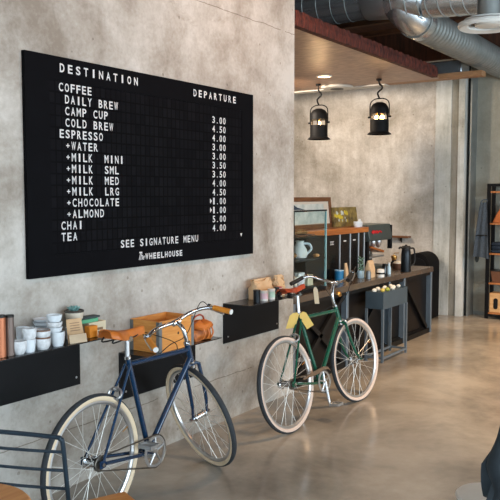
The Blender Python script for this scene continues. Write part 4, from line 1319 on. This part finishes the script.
def bicycle(label, X, Y, head, lean, pitch, steer, g, C):
    wb, HA, rake, bs, bz, stl, hb, hl = g
    HA = R_(HA)
    Mx = rotm((0, 0, 1), head) @ rotm((1, 0, 0), -lean) @ rotm((0, 1, 0), pitch)
    root = bpy.data.objects.new('bicycle', None)
    COL.objects.link(root)
    root.matrix_world = Matrix.Translation((X, Y, 0)) @ Mx.to_4x4()
    tag(root, label, 'bicycle')
    a = V((-math.cos(HA), 0, math.sin(HA)))
    fv = V((math.sin(HA), 0, math.cos(HA)))
    RH = V((0, 0, WR))
    FH0 = V((wb, 0, WR))
    P0 = FH0 - rake * fv
    S = Matrix.Rotation(steer, 3, a)

    def F(f, nn, u):                 # steering frame: forward, left, up the steering axis
        return P0 + S @ (a * u + fv * f + V((0, nn, 0)))
    FH = F(rake, 0, 0)
    BB = V((bs, 0, bz))
    sd = V((-math.cos(R_(73)), 0, math.sin(R_(73))))
    ST = BB + sd * stl
    HB = P0 + a * hb
    HT = P0 + a * (hb + hl)
    paint = M[C['paint']]
    # frame
    fr = MB()
    fr.tube([BB, ST + sd * .03], .0145, 14)
    fr.tube([ST - sd * .012, HT - a * .035], .0135, 14)
    fr.tube([BB, HB + a * .030], .0165, 14)
    fr.tube([HB, HT], .0185, 16)
    fr.tube([BB - V((0, .036, 0)), BB + V((0, .036, 0))], .021, 16)
    for s in (-1, 1):
        fr.tube(smooth_path([BB + V((-.02, s * .026, 0)), BB + V((-.12, s * .036, .01)), RH + V((.02, s * .062, 0))], 4), .0095, 10)
        fr.tube([ST + V((-.008, s * .016, -.012)), RH + V((.012, s * .060, .015))], .0075, 10)
        fr.box(-.018, .022, s * .062 - .003, s * .062 + .003, WR - .018, WR + .02)
    fr.tube([BB + V((-.075, -.03, .01)), BB + V((-.075, .03, .01))], .006, 8)
    ssm = ST.lerp(RH, .28)
    fr.tube([ssm + V((0, -.028, 0)), ssm + V((0, .028, 0))], .006, 8)
    frame = fr.build('frame', paint, root)
    for q, rr in ((HT, .0205), (HB - a * .006, .0205)):
        MB().tube([q, q + a * .012], rr, 18).build('headset_cup', M['chrome'], frame)
    MB().tube([ST + sd * .02, ST + sd * .036], .0175, 16).build('seat_clamp', M['chrome'], frame)
    # fork
    fk = MB()
    cr = hb - .012
    fk.tube([F(0, 0, cr - .015), F(0, 0, hb + .004)], .017, 14)
    fk.tube([F(0, -.048, cr - .022), F(0, -.025, cr - .004), F(0, .025, cr - .004), F(0, .048, cr - .022)], .011, 10)
    for s in (-1, 1):
        fk.tube(smooth_path([F(0, s * .048, cr - .02), F(.002, s * .051, .22), F(rake * .28, s * .052, .10), F(rake * .7, s * .052, .035), F(rake, s * .052, -.002)], 5), [.0115] * 6 + [.011] * 5 + [.0095] * 5 + [.008] * 5, 10)
    fork = fk.build('fork', paint, root)
    MB().tube([F(0, 0, hb - .032), F(0, 0, hb - .018)], .0215, 16).build('fork_crown', M['chrome'], fork)

    # wheels
    def wheel(c, ax_, flange, hub_r, nm):
        ax_ = ax_.normalized()
        q = V((0, 1, 0)).rotation_difference(ax_)
        # choose basis in the wheel plane
        u = ax_.cross(V((0, 0, 1))).normalized()
        v_ = u.cross(ax_)

        def P(r, an, off):
            return c + r * (u * math.cos(an) + v_ * math.sin(an)) + ax_ * off
        tr = .0195
        rc = WR - tr
        N = 80
        # rim
        prof = [(rc - .012, -.011), (rc - .012, .011), (rc - .024, .012), (rc - .034, .006), (rc - .034, -.006), (rc - .024, -.012)]
        b = MB()
        b.loft([[P(r, 2 * math.pi * i / N, o_) for r, o_ in prof] for i in range(N)] + [[P(r, 0, o_) for r, o_ in prof]], caps=False)
        bmesh.ops.remove_doubles(b.bm, verts=b.bm.verts, dist=1e-5)
        rim = b.build(nm, M[C['rim']], root)

        def band(a0, a1, m, name, rr, both):
            b = MB()
            for sgn in ((1, -1) if both else (1,)):
                pr_ = []
                for k in range(7):
                    t_ = R_(a0 + (a1 - a0) * k / 6) * sgn
                    pr_.append((rc + rr * math.cos(t_), rr * math.sin(t_)))
                for k in range(6, -1, -1):
                    t_ = R_(a0 + (a1 - a0) * k / 6) * sgn
                    pr_.append((rc + (rr - .003) * math.cos(t_), (rr - .003) * math.sin(t_)))
                b.loft([[P(r, 2 * math.pi * i / N, o_) for r, o_ in pr_] for i in range(N + 1)], caps=False)
            bmesh.ops.remove_doubles(b.bm, verts=b.bm.verts, dist=1e-5)
            b.build(name, m, rim, angle=60)
        band(-68, 68, M['rubber'], 'tyre_tread', tr, False)
        band(67, 155, M[C['wall']], 'tyre_sidewall', tr * .985, True)
        # hub
        hub_b = hub_r * .68
        b = MB()
        prof = [(.006, -flange - .022), (.010, -flange - .018), (.010, -flange - .004), (hub_r, -flange - .003), (hub_r, -flange + .003), (hub_b, -flange + .006), (hub_b, flange - .006), (hub_r, flange - .003), (hub_r, flange + .003), (.010, flange + .004), (.010, flange + .018), (.006, flange + .022)]
        b.loft([[P(r, 2 * math.pi * i / 20, o_) for i in range(20)] for r, o_ in prof])
        b.build('hub', M['chrome'], rim)
        n_sp = 28
        for k in range(n_sp):
            side = 1 if k % 2 == 0 else -1
            lead = 1 if (k // 2) % 2 == 0 else -1
            an = 2 * math.pi * k / n_sp
            ah = an + lead * R_(62)
            MB().tube([P(hub_r * .88, ah, side * flange), P(rc - .033, an, side * .003)], .0013, 5).build('spoke', M['spoke'], rim)
        # valve
        MB().tube([P(rc - .033, .4, 0), P(rc - .075, .4, 0)], .003, 6).build('valve', M['brass'], rim)
        for s in (-1, 1):
            MB().tube([P(.0, 0, s * (flange + .024)), P(0, 0, s * (flange + .040))], .010, 6).build('axle_nut', M['chrome'], rim)
        return rim
    wheel(RH, V((0, 1, 0)), C['hubw'], C['hubr'], 'wheel')
    wheel(FH, S @ V((0, 1, 0)), .034, .024, 'wheel')

    # saddle
    sr, sn, sz0, sz1 = C['saddle']           # rear s, nose s, rear z, nose z
    b = MB()
    secs = []
    Ls = sn - sr
    for i in range(15):
        k = i / 14
        s_ = sr + Ls * k
        wv = .078 * (1 - max(0, (k - .12) / .55) ** 1.2) if k < .67 else 0
        wv = max(wv, .0175 + .012 * max(0, (.75 - k)))
        if k < .12:
            wv *= .62 + .38 * (k / .12) ** .6
        if k > .94:
            wv *= .7
        zt = sz0 + (sz1 - sz0) * k - .016 * math.sin(math.pi * k) + .012 * max(0, k - .9) * -4
        drop = C.get('drop', .034) * (1 - .45 * abs(k - .45))
        top = []
        for j in range(9):
            tt = -1 + 2 * j / 8
            top.append((s_, wv * tt, zt + .012 * (1 - tt * tt) - drop * max(0, abs(tt) - .72) / .28))
        bot = [(x_, y_ * .94, z_ - .005) for x_, y_, z_ in reversed(top)]
        secs.append(top + bot)
    b.loft(secs)
    sad = b.build('saddle', M[C['saddle_mat']], root, angle=50)
    # rivets, rails and springs
    cl = V(C['clamp'])
    for s in (-1, 1):
        MB().tube(smooth_path([V((sr + .03, s * .035, sz0 - .035)), V((sr + .02, s * .034, sz0 - .058)), V((cl.x - .03, s * .020, cl.z + .012)), V((cl.x + .04, s * .019, cl.z + .014)), V((sn - .03, s * .006, sz1 - .022))], 5), .004, 8).build('saddle_rail', M[C['rail']], sad)
        if C['springs']:
            pts = []
            for k in range(46):
                an = k * .55
                pts.append(V((sr + .035 + .017 * math.cos(an), s * .045 + .017 * math.sin(an), sz0 - .010 - .056 * k / 45)))
            MB().tube(pts, .0048, 6).build('saddle_spring', M['brace'], sad)
        MB().lathe([(0, 0), (.006, 0), (.004, .002), (0, .003)], (sr + .008, s * .035, sz0 + .0), 10, axis=(-1, 0, .1)).build('rivet', M['brass'], sad)
    MB().tube([cl + V((0, -.026, .008)), cl + V((0, .026, .008))], .014, 12).build('saddle_clamp', M['chrome'], sad)
    MB().tube([ST + sd * .03, cl + V((0, 0, .004))], .0128, 14).build('seat_post', M['alu'], root)
    # stem
    sp = C['stem']
    st = MB()
    st.tube(smooth_path([F(f_, 0, u_) for f_, u_ in sp], 5), .0125, 12)
    st.tube([F(sp[-1][0], -.024, sp[-1][1]), F(sp[-1][0], .024, sp[-1][1])], .0185, 14)
    stem = st.build('stem', M['chrome'], root)
    # bar
    bp_ = C['bar']                            # half bar: list (f, n, u)
    full = [(f_, -n_, u_) for f_, n_, u_ in reversed(bp_)] + [(f_, n_, u_) for f_, n_, u_ in bp_]
    path = smooth_path([F(*p_) for p_ in full], 7)
    bar = MB().tube(path, .0112, 12).build('handlebar', M['chrome'], root)
    for s in (-1, 1):
        e0 = F(bp_[-1][0], s * bp_[-1][1], bp_[-1][2])
        e1 = F(bp_[-2][0], s * bp_[-2][1], bp_[-2][2])
        d_ = (e0 - e1).normalized()
        g0 = e0 - d_ * .115
        n_r = 12
        MB().tube([g0 + d_ * .125 * k / n_r for k in range(n_r + 1)], [(.0165 if k % 2 else .0152) for k in range(n_r + 1)], 14).build('grip', M[C['grip']], bar, angle=60)
        MB().tube([e0 + d_ * .010, e0 + d_ * .015], .0155, 14).build('bar_end_cap', M[C['cap']], bar)
        # brake lever
        lv0 = g0 - d_ * .03
        upv = (S @ a)
        inn = (S @ fv)
        lv = smooth_path([lv0, lv0 + inn * .022 - upv * .014, lv0 + inn * .034 - upv * .022 + d_ * .05, lv0 + inn * .030 - upv * .030 + d_ * .12], 5)
        MB().tube(lv, [.0075] * 4 + [.0055] * (len(lv) - 4), 8).build('brake_lever', M['alu'], bar)
        MB().tube([lv0 - d_ * .010, lv0 + d_ * .010], .0165, 12).build('lever_clamp', M['chrome'], bar)
        # cable
        tgt = F(.03, s * .01, hb - .01) if s > 0 else ST.lerp(HT, .45) - V((0, 0, .018))
        c1 = lv0 - d_ * .05 + S @ fv * .030 + S @ a * .005
        c2 = F(.070, s * .05, hb + hl + .02)
        MB().tube(smooth_path([lv0, c1, c2, (tgt + c2) / 2 + S @ fv * .015, tgt], 7), .0026, 6).build('brake_cable', M['brace'], bar)
    # calipers
    for kind in (0, 1):
        b = MB()
        if kind == 0:
            org = F(.030, 0, hb - .015)
            dn, sd_ = -(S @ a), S @ V((0, 1, 0))
        else:
            org = ssm + V((-.022, 0, .0))
            dn, sd_ = (RH - ST).normalized(), V((0, 1, 0))
        for s in (-1, 1):
            b.tube(smooth_path([org + sd_ * s * .004 - dn * .012, org + sd_ * s * .034 + dn * .002, org + sd_ * s * .040 + dn * .032, org + sd_ * s * .021 + dn * .048], 4), .0062, 8)
            b.tube([org + sd_ * s * .017 + dn * .048 - (sd_.cross(dn)) * .02, org + sd_ * s * .017 + dn * .048 + (sd_.cross(dn)) * .02], .0055, 8)
        b.tube([org - sd_.cross(dn) * .014, org + sd_.cross(dn) * .014], .008, 10)
        b.build('brake_caliper', M['alu'], root)
    # crankset
    cc = BB + V((0, -.046, 0))
    b = MB()
    nt_ = 44
    outer = []
    for i in range(nt_ * 2):
        an = math.pi * i / nt_
        r_ = C['ring'] + (.0035 if i % 2 else 0)
        outer.append((r_ * math.cos(an), r_ * math.sin(an)))
    inner = [((C['ring'] - .017) * math.cos(math.pi * i / nt_), (C['ring'] - .017) * math.sin(math.pi * i / nt_)) for i in range(nt_ * 2)]
    ring = []
    for y0_ in (-.002, .002):
        ring.append([cc + V((x_, y0_, z_)) for x_, z_ in outer])
    inn_ = []
    for y0_ in (.002, -.002):
        inn_.append([cc + V((x_, y0_, z_)) for x_, z_ in inner])
    b.loft(ring + inn_ + [ring[0]], caps=False)
    for k in range(5):
        an = 2 * math.pi * k / 5 + .3
        b.tube([cc, cc + V((math.cos(an) * (C['ring'] - .010), 0, math.sin(an) * (C['ring'] - .010)))], [.009, .005], 8)
    bmesh.ops.remove_doubles(b.bm, verts=b.bm.verts, dist=1e-5)
    crank = b.build('chainring', M['alu'], root)
    for s in (-1, 1):
        an = C['crank'] + (0 if s < 0 else math.pi)
        h0 = BB + V((0, s * .052, 0))
        h1 = h0 + V((math.cos(an) * .168, s * .012, math.sin(an) * .168))
        MB().tube([h0, h0.lerp(h1, .5), h1], [.013, .0105, .0105], 10).build('crank_arm', M['alu'], crank)
        pd = h1 + V((0, s * .055, 0))
        pdl = MB()
        pdl.tube([h1, h1 + V((0, s * .10, 0))], .006, 8)
        for q in (-1, 1):
            pdl.box(pd.x + q * .030 - .004, pd.x + q * .030 + .004, pd.y - .042, pd.y + .042, pd.z - .010, pd.z + .010)
        pdl.box(pd.x - .03, pd.x + .03, pd.y + s * .040 - .003, pd.y + s * .040 + .003, pd.z - .008, pd.z + .008)
        pdl.box(pd.x - .03, pd.x + .03, pd.y - s * .040 - .003, pd.y - s * .040 + .003, pd.z - .008, pd.z + .008)
        pdl.build('pedal', M['alu'], crank)
    # sprocket and chain
    rs_ = .034
    pts = []
    for k in range(13):
        an = R_(90 + 180 * k / 12)
        pts.append(V((rs_ * math.cos(an), -.046, WR + rs_ * math.sin(an))))
    rr_ = C['ring'] + .001
    for k in range(17):
        an = R_(-90 + 180 * k / 16)
        pts.append(cc + V((rr_ * math.cos(an), 0, rr_ * math.sin(an))))
    MB().tube(pts, .0042, 6, closed=True).build('chain', M['chain'], root)
    MB().tube([V((0, -.049, WR)), V((0, -.043, WR))], rs_, 22).build('sprocket', M['chain'], root)
    return root, F, ST, sd, BB, hb, hl, Mx


def bar_world(root, p_):
    return root.matrix_world @ p_


blue = bicycle('blue bicycle with honey leather saddle and grips, front wheel turned to the wall',
               2.552, 2.651, R_(2.921), R_(.4), R_(.511), R_(69.645), (.994, 71.063, .04, .432, .278, .533, .383, .117),
               dict(paint='blue', rim='alu', wall='cream', hubw=.034, hubr=.036, saddle=(.100, .395, .972, .955), saddle_mat='leather', clamp=(.267, 0, .905), rail='brace', springs=False,
                    stem=[(0, hb_) for hb_ in (.50, .56)] + [(.018, .605), (.07, .622)], bar=[(.07, 0, .622), (.086, .05, .624), (.082, .12, .632), (.050, .19, .636), (-.005, .235, .632), (-.105, .262, .622)],
                    grip='grip', cap='white_plastic', ring=.088, crank=R_(150)))
green = bicycle('green bicycle with red-brown sprung saddle and black grips leaning by the counter',
                4.407, 2.614, R_(-2.181), R_(8.601), R_(.021), R_(-4.031), (.998, 71.7, .057, .424, .272, .527, .372, .124),
                dict(paint='green', rim='alu', wall='pinkcream', hubw=.040, hubr=.036, drop=.020, saddle=(.075, .375, .990, 1.000), saddle_mat='red_leather', clamp=(.275, 0, .930), rail='brace', springs=True,
                     stem=[(0, .49), (0, .55), (.012, .60), (.055, .645), (.085, .655)], bar=[(.085, 0, .655), (.102, .06, .664), (.092, .13, .694), (.055, .190, .738), (-.01, .235, .752), (-.10, .262, .752)],
                     grip='black_rubber', cap='black_rubber', ring=.082, crank=R_(-88)))
# green bicycle extras: bronze chain guard and brass bell
root, F = green[0], green[1]
BB = green[4]
b = MB()
poly = [(.13, -.058, .352), (.30, -.058, .375), (.42, -.058, .385), (.48, -.058, .372), (.515, -.058, .335), (.49, -.058, .352), (.42, -.058, .362), (.33, -.058, .345), (.14, -.058, .340)]
b.prism(poly, (0, .004, 0))
b.build('chain_guard', M['bronze'], root)
bl = MB().lathe([(0, 0), (.020, .0), (.027, .008), (.026, .02), (.016, .03), (0, .033)], F(.035, -.028, .575), 20, axis=(.3, -.7, .6)).build('bell', M['brass'], root)
# kickstand on the wall side
MB().tube([BB + V((-.05, .03, -.01)), BB + V((-.14, .09, -.24))], .007, 8).build('kickstand', M['alu'], root)
MB().tube([blue[4] + V((-.05, .03, -.01)), blue[4] + V((-.12, .14, -.262))], .007, 8).build('kickstand', M['alu'], blue[0])

bpy.context.view_layer.update()


def paper_tag(pos, d0, d1, w_, L_, m_, label, group=None):
    """hanging card: hangs from pos; d0 = width direction, d1 = length direction"""
    d0, d1 = V(d0).normalized(), V(d1).normalized()
    n_ = d0.cross(d1).normalized()
    b = MB()
    p0 = V((0, 0, 0)) + d1 * .02
    poly = [p0 - d0 * w_ * .22, p0 + d0 * w_ * .22, p0 + d0 * w_ * .5 + d1 * L_ * .16, p0 + d0 * w_ * .5 + d1 * L_, p0 - d0 * w_ * .5 + d1 * L_, p0 - d0 * w_ * .5 + d1 * L_ * .16]
    t = thing('paper_tag', label, 'tag', pos, 0, group)
    b.prism(poly, n_ * .0012)
    b.build('tag_card', M[m_], t, smooth=False)
    MB().tube([(0, 0, 0), p0 + d1 * .008], .0012, 6).build('tag_string', M['print'], t)
    return t


ST = green[2]
sd = green[3]
# tags tied round the green seat post
q = bar_world(root, ST + sd * .055)
tv = V((math.sin(R_(34)), -math.cos(R_(34)), 0))      # roughly sideways to the viewer
paper_tag(q + tv * -.012 + V((-.014, -.008, 0)), tv + V((0, 0, .12)), V((0, 0, -1)) - tv * .30, .068, .118, 'yellow_card', 'yellow card tag hanging left of the green seat post', None)
paper_tag(q + tv * .018 + V((-.016, -.008, 0)), tv * .8 + V((0, 0, .55)), V((0, 0, -1)) + tv * .62, .058, .125, 'yellow_card', 'yellow card tag hanging right of the green seat post', None)
q = bar_world(root, F(.05, .165, .668))
paper_tag(q, tv, V((0, 0, -1)) + tv * .12, .036, .135, 'cream_card', 'long cream card tag hanging from the green handlebar by the left grip')

# ------------------------------------------------------------------ shelving by the right wall
sx0, sx1, sy0, sy1 = 10.02, 10.27, 1.75, 2.965
t = thing('storage_rack', 'tall black metal rack with orange wooden shelves at the right edge', 'shelving', ((sx0 + sx1) / 2, sy1, 0))
o = ((sx0 + sx1) / 2, sy1, 0)
for xx in (sx0, sx1 - .035):
    for yy in (sy1 - .045, sy0):
        MB(o).box(xx, xx + .035, yy, yy + .045, 0, 1.80).build('upright', M['black_steel'], t)
for zz in (.03, 1.765):
    MB(o).box(sx0 + .001, sx0 + .034, sy0 + .045, sy1 - .045, zz, zz + .035).build('cross_rail', M['black_steel'], t)
    MB(o).box(sx1 - .034, sx1 - .001, sy0 + .045, sy1 - .045, zz, zz + .035).build('cross_rail', M['black_steel'], t)
for zz in (.085, .485, .88, 1.28, 1.70):
    MB(o).box(sx0 + .004, sx1 - .004, sy0 + .046, sy1 - .046, zz - .022, zz).build('shelf_board', M['shelf_wood'], t)
tag(MB((10.14, 2.80, 1.281)).loft([[(10.05, 2.90, 1.281), (10.05, 2.62, 1.281), (10.24, 2.62, 1.281), (10.24, 2.90, 1.281)], [(10.06, 2.86, 1.38), (10.06, 2.66, 1.38), (10.22, 2.66, 1.38), (10.22, 2.86, 1.38)], [(10.10, 2.78, 1.53), (10.10, 2.72, 1.53), (10.17, 2.72, 1.53), (10.17, 2.78, 1.53)]]).build('canvas_bag', M['rust'], bevel=.01), 'rust-coloured pointed canvas bag on the upper shelf of the rack', 'bag')
b = MB()
for k in range(3):
    b.box(-.09, .09, -.14, .14, k * .048, k * .048 + .046)
tag(b.build('folded_clothes', M['navy_cloth'], bevel=.014, loc=(10.145, 2.765, .881)), 'pile of folded navy cloth on the rack shelf below the canvas bag', 'cloth')
t = thing('wire_basket', 'brown basket with dark rim on the third shelf down of the rack', 'basket', (10.145, 2.78, .486))
MB().loft([[(-.08, -.10, 0), (.08, -.10, 0), (.08, .10, 0), (-.08, .10, 0)], [(-.095, -.125, .15), (.095, -.125, .15), (.095, .125, .15), (-.095, .125, .15)]]).build('basket_body', M['bowlwood'], t)
MB().box(-.098, .098, -.128, .128, .1505, .165).build('basket_rim', M['dark_tin'], t)
t = thing('wooden_box', 'light wooden box with dark rounded slot on the bottom shelf of the rack', 'box', (10.14, 2.78, .086))
MB().box(-.10, .10, -.13, .13, 0, .26).build('box_body', M['box_wood'], t, bevel=.006)
b = MB()
poly = []
for i in range(12):
    a_ = math.pi * i / 11
    poly.append((-.1045, .045 + .028 * math.cos(a_), .165 + .028 * math.sin(a_)))
for i in range(12):
    a_ = math.pi + math.pi * i / 11
    poly.append((-.1045, .045 + .028 * math.cos(a_), .075 + .028 * math.sin(a_)))
b.prism(poly, (.004, 0, 0))
b.build('hand_slot', M['brace'], t)

# apron hung on the rack's corner
t = thing('denim_apron', 'washed grey denim apron hanging on the left side of the rack', 'apron', (9.99, 3.0, 1.58))
b = MB()
loops = []
for i in range(15):
    k = i / 14
    zz = -.03 - .73 * k
    wl_, wr_ = .035 + .075 * k ** .7, .05 + .045 * k
    row = []
    for j in range(16):
        u_ = j / 15
        yy = wl_ * 1.0 - (wl_ + wr_) * u_
        row.append(V((-.018 - .014 * math.sin(u_ * 13 + k * 2) * (.3 + k) - .02 * k, yy, zz + .012 * math.sin(u_ * 5) * k)))
    loops.append(row + [p_ + V((.010, 0, 0)) for p_ in reversed(row)])
b.loft(loops)
b.build('apron_cloth', M['denim'], t, angle=60)
MB().tube(smooth_path([(-.02, .03, -.03), (-.005, .015, .0), (.02, -.02, .012), (.02, -.045, .0), (-.015, -.045, -.03)], 5), .006, 6).build('neck_strap', M['denim'], t)
MB().box(-.056, -.046, -.07, .07, -.47, -.455).build('waist_tie', M['brace'], t)

# switch plate
t = thing('wall_switch', 'dark grey oval switch plate on the plain wall left of the rack', 'switch', (10.3, 3.165, .79))
poly = [(0, .030 * math.cos(2 * math.pi * i / 24), .065 * math.sin(2 * math.pi * i / 24)) for i in range(24)]
MB().prism([(-.012 + p_[0], p_[1], p_[2]) for p_ in poly], (.012, 0, 0)).build('switch_plate', M['switch'], t, bevel=.003)
MB().box(-.018, -.012, -.008, .008, -.02, .02).build('toggle', M['gap'], t)


# ------------------------------------------------------------------ chairs in front
def chair(name, label, loc, rz):
    """origin on the floor under the middle of the back; +x = forward (seat side), +y = left"""
    t = thing(name, label, 'chair', loc, rz)
    w2 = .215
    lean = .10
    outer = [(.03, -w2, .40), (-.005, -w2, .62), (-.028, -w2, .762), (-.032, -w2 + .008, .783), (-.033, -w2 + .03, .789), (-.034, 0, .793), (-.033, w2 - .03, .789), (-.032, w2 - .008, .783), (-.028, w2, .762), (-.005, w2, .62), (.03, w2, .40)]
    MB().tube(smooth_path(outer, 6), .0085, 10).build('back_frame', M['chair_steel'], t)
    for zz in (.733, .661, .590, .520):
        xx = -.026 + (.755 - zz) * .15
        pts = [(xx - .012 * (1 - (2 * k / 10 - 1) ** 2), -w2 + 2 * w2 * k / 10, zz) for k in range(11)]
        MB().tube(pts, .006, 8).build('back_rod', M['chair_steel'], t)
    b = MB()
    loops = []
    for i in range(9):
        xx = .03 + .27 * i / 8
        ww = .200 - .012 * abs(i - 4)
        top = [(xx, ww * (-1 + 2 * j / 16), .380 + .016 * abs(-1 + 2 * j / 16) ** 2.2) for j in range(17)]
        loops.append(top + [(x_, y_, .362) for x_, y_, z_ in reversed(top)])
    b.loft(loops)
    b.build('seat', M['seat_wood'], t, bevel=.006)
    for (xx, yy) in ((.06, -.18), (.06, .18), (.27, -.17), (.27, .17)):
        ox = -.05 if xx < .2 else .03
        MB().tube([(xx, yy, .364), (xx + ox, yy * 1.12, 0)], .011, 10).build('leg', M['chair_steel'], t)
    for yy in (-.19, .19):
        MB().tube([(.05, yy, .18), (.28, yy, .18)], .007, 8).build('stretcher', M['chair_steel'], t)
    return t


ang = math.atan2(-.205, .077) + math.pi / 2
ch = chair('metal_chair', 'dark steel chair with curved rods in the back and honey wood seat, bottom left corner', (0, 0, 0), 0)
# right end of the back stands at (1.785, 2.02); width direction runs from there to the left
wd_dir = V((-.352, .936, 0))
fw_dir = V((.936, .352, 0))
rt = V((1.795, 2.015, 0))
mid = rt + wd_dir * .215 + fw_dir * .03
ch.location = mid
ch.rotation_euler = (0, 0, math.atan2(fw_dir.y, fw_dir.x))

# chair under the jacket, right edge
c2 = copy_tree(ch)
c2['label'] = 'dark steel chair under the jacket at the right edge, nearly all outside the picture'
c2.location = (2.745, .505, 0)
c2.rotation_euler = (0, 0, R_(34))
t = thing('draped_jacket', 'blue-black jacket draped over a chair back at the right edge', 'jacket', (2.735, .505, .925))
t.rotation_euler = (0, 0, R_(34))
b = MB()
loops = []
NJ = 96
for i in range(16):
    k = i / 15
    zz = .03 - .36 * k
    for_ = []
    a0 = .03 + .20 * min(1, k * 3) ** .6 * .5 + .06 * k
    w_ = .14 + .135 * min(1, (k * 1.5)) ** .8
    row = []
    for j in range(NJ):
        a_ = 2 * math.pi * j / NJ
        fold = 1 + (.12 * math.sin(9 * a_ + 3 * k) + .08 * math.sin(15 * a_ + 1.3 - 2 * k)) * (.25 + .75 * k)
        row.append(V((-.03 + (.022 + .065 * k) * math.cos(a_) * fold, w_ * math.sin(a_) * fold, zz + .02 * k * math.sin(5 * a_))))
    loops.append(row)
b.loft(loops)
b.build('jacket_body', M['jacket'], t, angle=60)
for s in (-1, 1):
    MB().tube(smooth_path([(-.04, s * .15, -.01), (-.07, s * .235, -.08), (-.085, s * .255, -.19), (-.09, s * .25, -.30)], 5), [.045 + .012 * math.sin(k * .8) for k in range(16)], 14).build('sleeve', M['jacket'], t)
MB().tube(smooth_path([(-.06, -.10, .0), (-.07, -.05, .025), (-.07, .05, .025), (-.06, .10, .0)], 5), .022, 10).build('collar', M['jacket'], t)

# pale stool at the bottom right
t = thing('pale_stool', 'pale grey round stool just inside the bottom right of the picture', 'stool', (2.97, .835, 0))
MB().lathe([(0, .425), (.115, .425), (.135, .432), (.14, .442), (.132, .450), (.10, .452), (0, .450)], (0, 0, 0), 36).build('seat', M['stool_pale'], t)
for k in range(3):
    a_ = k * 2.094 + .4
    MB().tube([(.09 * math.cos(a_), .09 * math.sin(a_), .426), (.14 * math.cos(a_), .14 * math.sin(a_), 0)], .010, 10).build('leg', M['chair_steel'], t)

# wooden pieces at the bottom edge
t = thing('round_table', 'rounded honey wood table top edge in the bottom left corner before the steel chair', 'table', (1.275, 1.87, 0))
MB().lathe([(0, .725), (.20 - .012, .725), (.20, .735), (.20, .742), (.20 - .008, .75), (0, .75)], (0, 0, 0), 56).build('tabletop', M['seat_wood'], t)
MB().cyl((0, 0, .03), (0, 0, .725), .025).build('column', M['chair_steel'], t)
MB().lathe([(0, 0), (.16, 0), (.16, .012), (.03, .03), (0, .03)], (0, 0, 0), 32).build('foot_plate', M['chair_steel'], t)
t = thing('wooden_stool', 'small square honey wood stool top at the bottom edge below the blue rear wheel', 'stool', (1.705, 1.716, 0), math.atan2(.39, -.92))
MB().box(-.12, .12, -.12, .12, .590, .625).build('seat', M['seat_wood'], t, bevel=.006)
for sx_ in (-.1, .1):
    for sy_ in (-.1, .1):
        MB().tube([(sx_, sy_, .591), (sx_ * 1.15, sy_ * 1.15, 0)], .012, 10).build('leg', M['chair_steel'], t)
